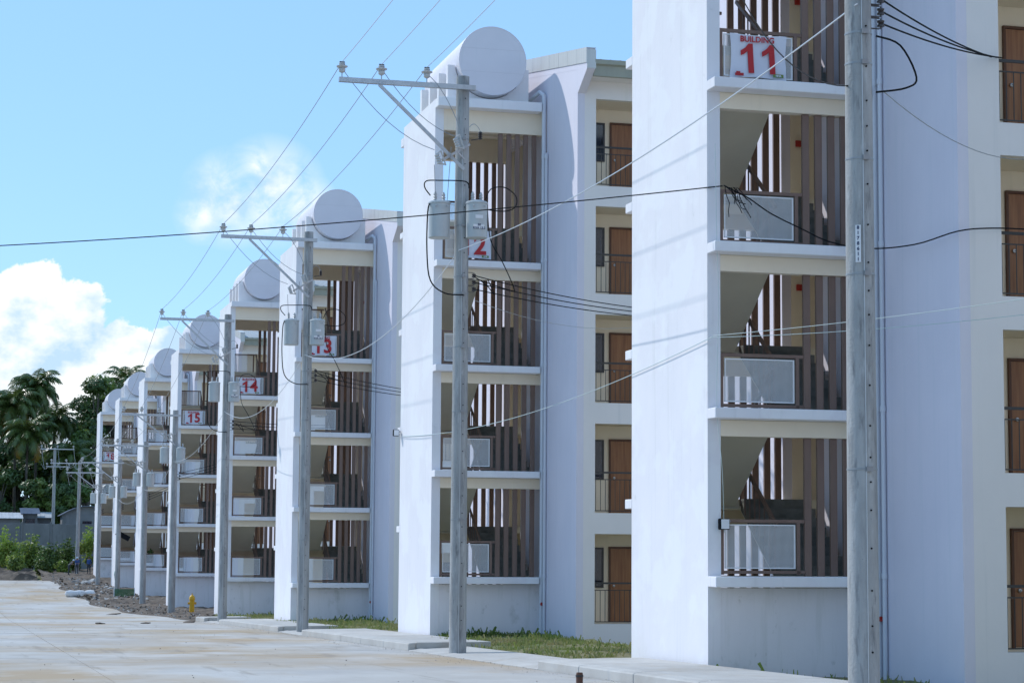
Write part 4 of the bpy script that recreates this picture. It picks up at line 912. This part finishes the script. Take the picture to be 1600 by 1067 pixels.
# ------------------------------------------------------------------ far end: dirt, rubble, wall, sheds
def dirt_area():
    rnd = random.Random(5); xs = [8.0 + .3 * k for k in range(32)]; ys = [96 + .75 * k for k in range(160)]; mb = MB(); vs = []
    for y in ys:
        for x in xs:
            edge = 10.85 - min(1.9, max(0, (y - 96)) * .06)
            k = max(0.0, min(1.0, (x - edge + .2) / 1.0)) * min(1, (y - 96) / 4) if y < 196 else 1.0
            h = rnd.uniform(-.03, .12) + .12 * max(0, math.sin(x * 1.9 + y * .7)) * max(0, math.sin(y * .53 + 1)) + (.12 if y > 140 else 0) + (.35 * max(0, math.sin(x * .8 + 2)) if y > 200 else 0)
            vs.append((x, y, G(y) - .10 + k * (h + .10)))
    n = len(xs); mb.add(vs, [(j * n + i, j * n + i + 1, (j + 1) * n + i + 1, (j + 1) * n + i) for j in range(len(ys) - 1) for i in range(n - 1)])
    xs2 = [-14 + .8 * k for k in range(28)]; ys2 = [196.5 + .7 * k for k in range(28)]; vs = []
    for y in ys2:
        for x in xs2: vs.append((x, y, G(y) + (-.1 if y < 197 else .05 + rnd.uniform(-.05, .28) + .3 * max(0, math.sin(x * .9 + y)))))
    n = len(xs2); mb.add(vs, [(j * n + i, j * n + i + 1, (j + 1) * n + i + 1, (j + 1) * n + i) for j in range(len(ys2) - 1) for i in range(n - 1)])
    tag(ob('dirt', mb.mesh('dirt', 'dirt')), 'bare churned dirt beside the far towers', kind='structure')
dirt_area()
def rock_mesh(r, seed):
    rnd = random.Random(seed); bm = bmesh.new(); bmesh.ops.create_icosphere(bm, subdivisions=2, radius=r)
    for v in bm.verts: v.co *= rnd.uniform(.75, 1.15); v.co.z *= .65
    me = bpy.data.meshes.new('rock'); bm.to_mesh(me); bm.free(); return me
def rubble():
    rnd = random.Random(11); mb = MB()
    for _ in range(1500):
        y = 97 + 110 * rnd.random() ** .8; edge = 10.6 - min(1.9, max(0, (y - 96)) * .06) if y < 197 else -8
        x = rnd.uniform(edge, 13.0); s = rnd.uniform(.03, .16) * (1.3 if y > 140 else .8); z = G(y) + .06 + (.1 if y > 140 else 0)
        p = [Vector((x, y, z)) + Vector((rnd.uniform(-s, s), rnd.uniform(-s, s), rnd.uniform(-.3 * s, s))) for _ in range(4)]
        mb.add(p, [(0, 1, 2), (0, 2, 3), (0, 3, 1), (1, 3, 2)], rnd.randrange(3))
    tag(ob('rubble', mb_plain(mb, 'rubble', ('stone', 'stone_pale', 'dirt'))), 'broken stone and soil clods strewn along the far road edge', 'rubble', kind='stuff')
    pm = MB()
    for q in range(900):
        y = rnd.uniform(22, 95); x = rnd.uniform(-3, 10.7) if q < 320 else 10.83 - abs(rnd.gauss(0, .35)); s = rnd.uniform(.008, .03) if q < 320 else rnd.uniform(.006, .022); z = G(y) + .008
        p = [Vector((x, y, z)) + Vector((rnd.uniform(-s, s), rnd.uniform(-s, s), rnd.uniform(-.1 * s, s))) for _ in range(4)]; pm.add(p, [(0, 1, 2), (0, 2, 3), (0, 3, 1), (1, 3, 2)])
    tag(ob('pebbles', mb_plain(pm, 'pebbles', ('stone',))), 'scattered dark pebbles on the concrete road', 'pebbles', kind='stuff')
rubble()
def rock(x, y, r, label, m_='stone', seed=1, sc=(1, 1, 1), dz=.1):
    me = rock_mesh(r, seed); me.materials.append(MAT[m_]); o = ob('rock', me, None, (x, y, G(y) + dz)); o.scale = sc; o.rotation_euler = (0, .1, seed); tag(o, label, 'rock', 'loose rocks')
rock(8.4, 216.0, 1.0, 'large brown tilted rock before the far wall', 'stone', 2, (1.2, 1, .9), 1.9)
rock(12.1, 190, .55, 'pale rock at the foot of the farthest tower', 'stone_pale', 3)
rock(11.3, 186, .5, 'pale rock left of the farthest tower base', 'stone_pale', 4)
rock(10.6, 188, .45, 'grey rock at the edge of the far rubble', 'stone', 5)
rock(12.4, 171.5, .35, 'grey rock in front of the seventh tower', 'stone_pale', 6)
for k, (x, y, r, l) in enumerate([(6.0, 88.5, .20, 'flat dark mud clod on the road, left of three'), (7.9, 89.2, .17, 'flat dark mud clod on the road, middle of three'), (8.35, 113, .20, 'dark mud clod at the paving corner near block 15'), (10.0, 91.5, .24, 'brown mud heap at the kerb before block 14')]):
    rock(x, y, r, l, 'dirt', 20 + k, (1.9, 1.0, .35), .02)
def wall_far():
    w = thing('boundary_wall', (0, 224, G(224)), 'weathered grey concrete boundary wall behind the bushes', 'wall')
    for k in range(18):
        x = -26 + 3.0 * k; ob('wall_panel', cm('wp', lambda: MB().box(.01, 0, -1, 2.79, .18, 4.55).mesh('wall_panel', 'old_concrete', bevel=.02)), w, (x, 0, .03 * (k % 3)))
        ob('pillar', cm('wpl', lambda: MB().box(2.795, -.05, -1, 2.995, .23, 4.75).mesh('pillar', 'old_concrete', bevel=.02)), w, (x, 0, 0))
wall_far()
def shed(x0, x1, y, zt, kind, label):
    z = G(y); s = thing('shed', ((x0 + x1) / 2, y, z), label, 'shed', 'sheds behind the far wall'); w = (x1 - x0) / 2; h = zt - z
    ob('wall', MB().box(-w, 0, -.3, w, 4, h - .5).mesh('wall', 'old_concrete'), s)
    if kind == 'arch':
        n = 14; out = [(-w - .3 + (2 * w + .6) * k / n, h - .5 + 1.05 * math.sin(math.pi * k / n)) for k in range(n + 1)]; inn = [(a, b - .06) for a, b in reversed(out)]
        ob('roof', MB().prism(out + inn, -.4, 4.3, 'y').mesh('roof', 'tin_blue', True), s)
        ob('gable', MB().prism([(a, b - .07) for a, b in out] , .1, .2, 'y').mesh('gable', 'old_concrete'), s)
    else:
        mb = MB(); mb.add([(-w - .3, -.5, h - .55), (w + .3, -.5, h - .55), (w + .3, 4.4, h + .1), (-w - .3, 4.4, h + .1), (-w - .3, -.5, h - .60), (w + .3, -.5, h - .60), (w + .3, 4.4, h + .05), (-w - .3, 4.4, h + .05)], [(0, 1, 2, 3), (7, 6, 5, 4), (0, 4, 5, 1), (1, 5, 6, 2), (2, 6, 7, 3), (3, 7, 4, 0)])
        for k in range(int(w * 5)): mb.bar((-w + .4 * k, -.5, h - .54), (-w + .4 * k, 4.4, h + .11), .05, .03)
        ob('roof', mb.mesh('roof', 'tin_white' if kind == 'white' else 'tin_blue'), s)
    win = ob('window', MB().box(-.5, -.04, h - 1.9, .5, -.004, h - 1.1).mesh('window', 'window_frame'), s); ob('pane', MB().box(-.44, -.05, h - 1.84, .44, -.042, h - 1.16).mesh('pane', 'glass_dark'), win)
shed(-1.5, 6.9, 230, 4.45, 'white', 'long low shed with white tin roof at the left edge')
shed(7.3, 8.8, 233, 5.0, 'blue', 'small box-like shed with blue grey roof behind the wall')
shed(8.9, 10.4, 236, 4.6, 'white', 'low shed with pale roof beside the leftmost far pole')
shed(11.3, 16.6, 230, 4.75, 'arch', 'shed with arched blue metal roof beside the farthest block')
# ------------------------------------------------------------------ small things
def hydrant(x, y):
    t = thing('hydrant', (x, y, G(y)), 'yellow hydrant standing on the corner before block 15', 'hydrant')
    ob('barrel', MB().lathe([(.19, 0), (.19, .06), (.14, .08), (.14, .72), (.17, .74), (.17, .80)], n=14).mesh('barrel', 'yellow_paint', True), t)
    ob('cap', MB().lathe([(.165, .80), (.15, .90), (.08, .98), (.03, 1.0), (.03, 1.08), (.02, 1.10)], n=14).mesh('cap', 'yellow_paint', True), t)
    for s in (-1, 1): ob('nozzle', MB().lathe([(.06, 0), (.06, .08), (.075, .085), (.075, .13)], (.10 if s > 0 else -.23, 0, .55), 10, axis=0).mesh('nozzle', 'yellow_paint', True), t)
hydrant(12.75, 115.3)
def sack():
    t = thing('sack', (8.75, 156, G(156)), 'white bulging sacks lying on the far edge of the road', 'sack')
    mb = MB(); prof = [(.05, -.75), (.22, -.66), (.27, -.35), (.22, -.05), (.27, .25), (.25, .55), (.20, .68), (.04, .75)]; mb.lathe(prof, (0, 0, .24), 12, axis=0); ob('bag', mb.mesh('bag', 'sack_white', True), t)
    mb = MB(); mb.lathe([(.05, -.4), (.24, -.3), (.28, 0), (.24, .3), (.05, .4)], (1.05, .1, .24), 12, axis=0); ob('bag', mb.mesh('bag', 'sack_white', True), t)
sack()
def net_barrier():
    t = thing('net_barrier', (11.9, 151.2, G(151.2)), 'low green net barrier with white posts before the sixth tower', 'barrier')
    for x in (-.72, .72): ob('post', MB().box(x - .03, -.03, -.1, x + .03, .03, .78).mesh('post', 'tag_white'), t)
    mb = MB()
    for k in range(11): z = .08 + .06 * k; mb.box(-.69, -.01, z - .018, .69, .01, z + .018)
    for k in range(24): x = -.67 + 1.34 * k / 23; mb.box(x - .016, -.014, .05, x + .016, .014, .71)
    ob('net', mb.mesh('net', 'green_net'), t)
net_barrier()
def planter(x, y, z, label):
    t = thing('potted_plant', (x, y, z), label, 'plant'); rnd = random.Random(4)
    ob('pot', MB().lathe([(.10, 0), (.14, .22), (.15, .24)], n=12).mesh('pot', 'stone', True), t); mb = MB(); leaf_cloud(mb, (0, 0, .5), (.24, .24, .34), 160, .16, rnd); ob('foliage', mb_plain(mb, 'foliage', ('leaf_dark',)), t)
planter(TX + .75, BY[5] + .32, BL[5] + .52, 'small dark potted plant on the lowest stair railing of block 16')
def dark_board():
    t = thing('dark_board', (TX + .55, BY[6] - .30, BL[6] + 2.25), 'small dark tilted board hanging before the stair opening of block 17', 'board')
    ob('panel', MB().box(-.6, -.03, -.2, .6, .03, .2).mesh('panel', 'black_rubber', bevel=.01), t); ob('rim', MB().box(-.62, -.02, -.225, .62, .02, -.205).mesh('rim', 'dark_metal'), t); t.rotation_euler = (0, R(28), 0)
dark_board()
def low_post(x, y, label):
    t = thing('low_post', (x, y, G(y)), label, 'post'); ob('stump', MB().lathe([(.06, -.1), (.06, .15), (.05, .17)], n=10).mesh('stump', 'door_dark', True), t); ob('collar', MB().lathe([(.068, .10), (.068, .13)], n=10).mesh('collar', 'dark_metal', True), t)
low_post(10.12, 33.4, 'short dark stump at the kerb near the bottom edge')

# ------------------------------------------------------------------ people
def person(x, y, label, mats, arms, stoop=0.0, rz=0.0, cap=None, H=1.70):
    """one continuous skinned body; mats = (skin, shirt, trousers)"""
    root = thing('person', (x, y, G(y) + .16), label, 'person', 'people on site', rz)
    k = H / 1.70; st = stoop
    def lean(p):
        x_, y_, z_ = p
        if z_ > .9: d = z_ - .9; return (x_, y_ - d * math.sin(st), .9 + d * math.cos(st))
        return p
    J = {'pelvis': (0, 0, .93), 'waist': (0, 0, 1.08), 'chest': (0, 0, 1.30), 'neck': (0, .0, 1.45), 'head': (0, -.02, 1.56), 'crown': (0, -.01, 1.66),
         'hipL': (-.10, 0, .88), 'hipR': (.10, 0, .88), 'kneeL': (-.12, -.03, .50), 'kneeR': (.11, .02, .50), 'ankL': (-.13, .02, .09), 'ankR': (.12, .05, .09), 'toeL': (-.14, -.14, .035), 'toeR': (.13, -.11, .035),
         'shL': (-.18, 0, 1.38), 'shR': (.18, 0, 1.38)}
    J.update(arms)
    E = [('pelvis', 'waist'), ('waist', 'chest'), ('chest', 'neck'), ('neck', 'head'), ('head', 'crown'), ('pelvis', 'hipL'), ('pelvis', 'hipR'), ('hipL', 'kneeL'), ('kneeL', 'ankL'), ('ankL', 'toeL'), ('hipR', 'kneeR'), ('kneeR', 'ankR'), ('ankR', 'toeR'),
         ('chest', 'shL'), ('chest', 'shR'), ('shL', 'elL'), ('elL', 'wrL'), ('wrL', 'haL'), ('shR', 'elR'), ('elR', 'wrR'), ('wrR', 'haR')]
    rad = {'pelvis': .135, 'waist': .125, 'chest': .145, 'neck': .055, 'head': .095, 'crown': .075, 'hipL': .095, 'hipR': .095, 'kneeL': .062, 'kneeR': .062, 'ankL': .045, 'ankR': .045, 'toeL': .035, 'toeR': .035, 'shL': .062, 'shR': .062,
           'elL': .043, 'elR': .043, 'wrL': .03, 'wrR': .03, 'haL': .035, 'haR': .035}
    names = list(J); me = bpy.data.meshes.new('body'); me.from_pydata([tuple(c * k for c in lean(J[n])) for n in names], [(names.index(a), names.index(b)) for a, b in E], [])
    o = bpy.data.objects.new('body', me); C.objects.link(o)
    sk = o.modifiers.new('skin', 'SKIN')
    for n, sv in zip(names, me.skin_vertices[0].data): sv.radius = (rad[n] * k * (1.12 if n in ('chest', 'pelvis', 'waist') else 1), rad[n] * k * (.8 if n in ('chest', 'waist', 'pelvis') else 1)); sv.use_root = n == 'pelvis'
    o.modifiers.new('sub', 'SUBSURF').levels = 2
    dg = bpy.context.evaluated_depsgraph_get(); dg.update(); nm = bpy.data.meshes.new_from_object(o.evaluated_get(dg)); nm.name = 'body'; bpy.data.objects.remove(o)
    nm.materials.clear()
    for m_ in mats: nm.materials.append(MAT[m_])
    hands = [Vector(lean(J[n])) * k for n in ('haL', 'haR', 'wrL', 'wrR')]; hd = Vector(lean(J['head'])) * k
    for p in nm.polygons:
        c = p.center; mi = 1
        if (c - hd).length < .17 * k or min((c - h).length for h in hands) < .08: mi = 0
        elif c.z < .98 * k: mi = 2
        p.material_index = mi; p.use_smooth = True
    ob('body', nm, root)
    hm = MB(); c = hd + Vector((0, .02, .045)) * k; hm.lathe([(.02, .085), (.07, .065), (.10, .0), (.095, -.06), (.02, -.07)], c, 10); ob('cap' if cap else 'hair', hm.mesh('hair', cap or 'hair', True), root)
    if cap: ob('cap_brim', MB().lathe([(.10, 0), (.14, -.01), (.13, -.02)], c + Vector((0, -.03, 0)), 12).mesh('cap_brim', cap, True), root)
    return root
DOWN = {'elL': (-.24, .03, 1.12), 'wrL': (-.25, -.04, .88), 'haL': (-.25, -.06, .80), 'elR': (.24, .03, 1.12), 'wrR': (.25, -.04, .88), 'haR': (.25, -.06, .80)}
FWD = {'elL': (-.22, -.06, 1.13), 'wrL': (-.12, -.28, 1.08), 'haL': (-.08, -.36, 1.08), 'elR': (.22, -.06, 1.13), 'wrR': (.12, -.28, 1.08), 'haR': (.08, -.36, 1.08)}
person(12.95, 173.3, 'person in pale mint shirt and dark trousers standing by the seventh tower', ('skin', 'shirt_mint', 'trousers_dark'), DOWN, 0, R(60))
person(11.55, 204.5, 'person in blue work clothes and pale cap near the farthest tower', ('skin', 'shirt_blue', 'trousers_dark'), FWD, .1, R(20), 'cap_pale')
person(12.75, 205.5, 'person in dark blue clothes half hidden by the farthest tower', ('skin', 'shirt_blue', 'trousers_dark'), DOWN, 0, R(-40))
person(10.75, 203.5, 'person in grey shirt bending over the rubble left of the others', ('skin', 'shirt_grey', 'trousers_dark'), FWD, .75, R(70), 'sack_white' if False else 'cap_pale')
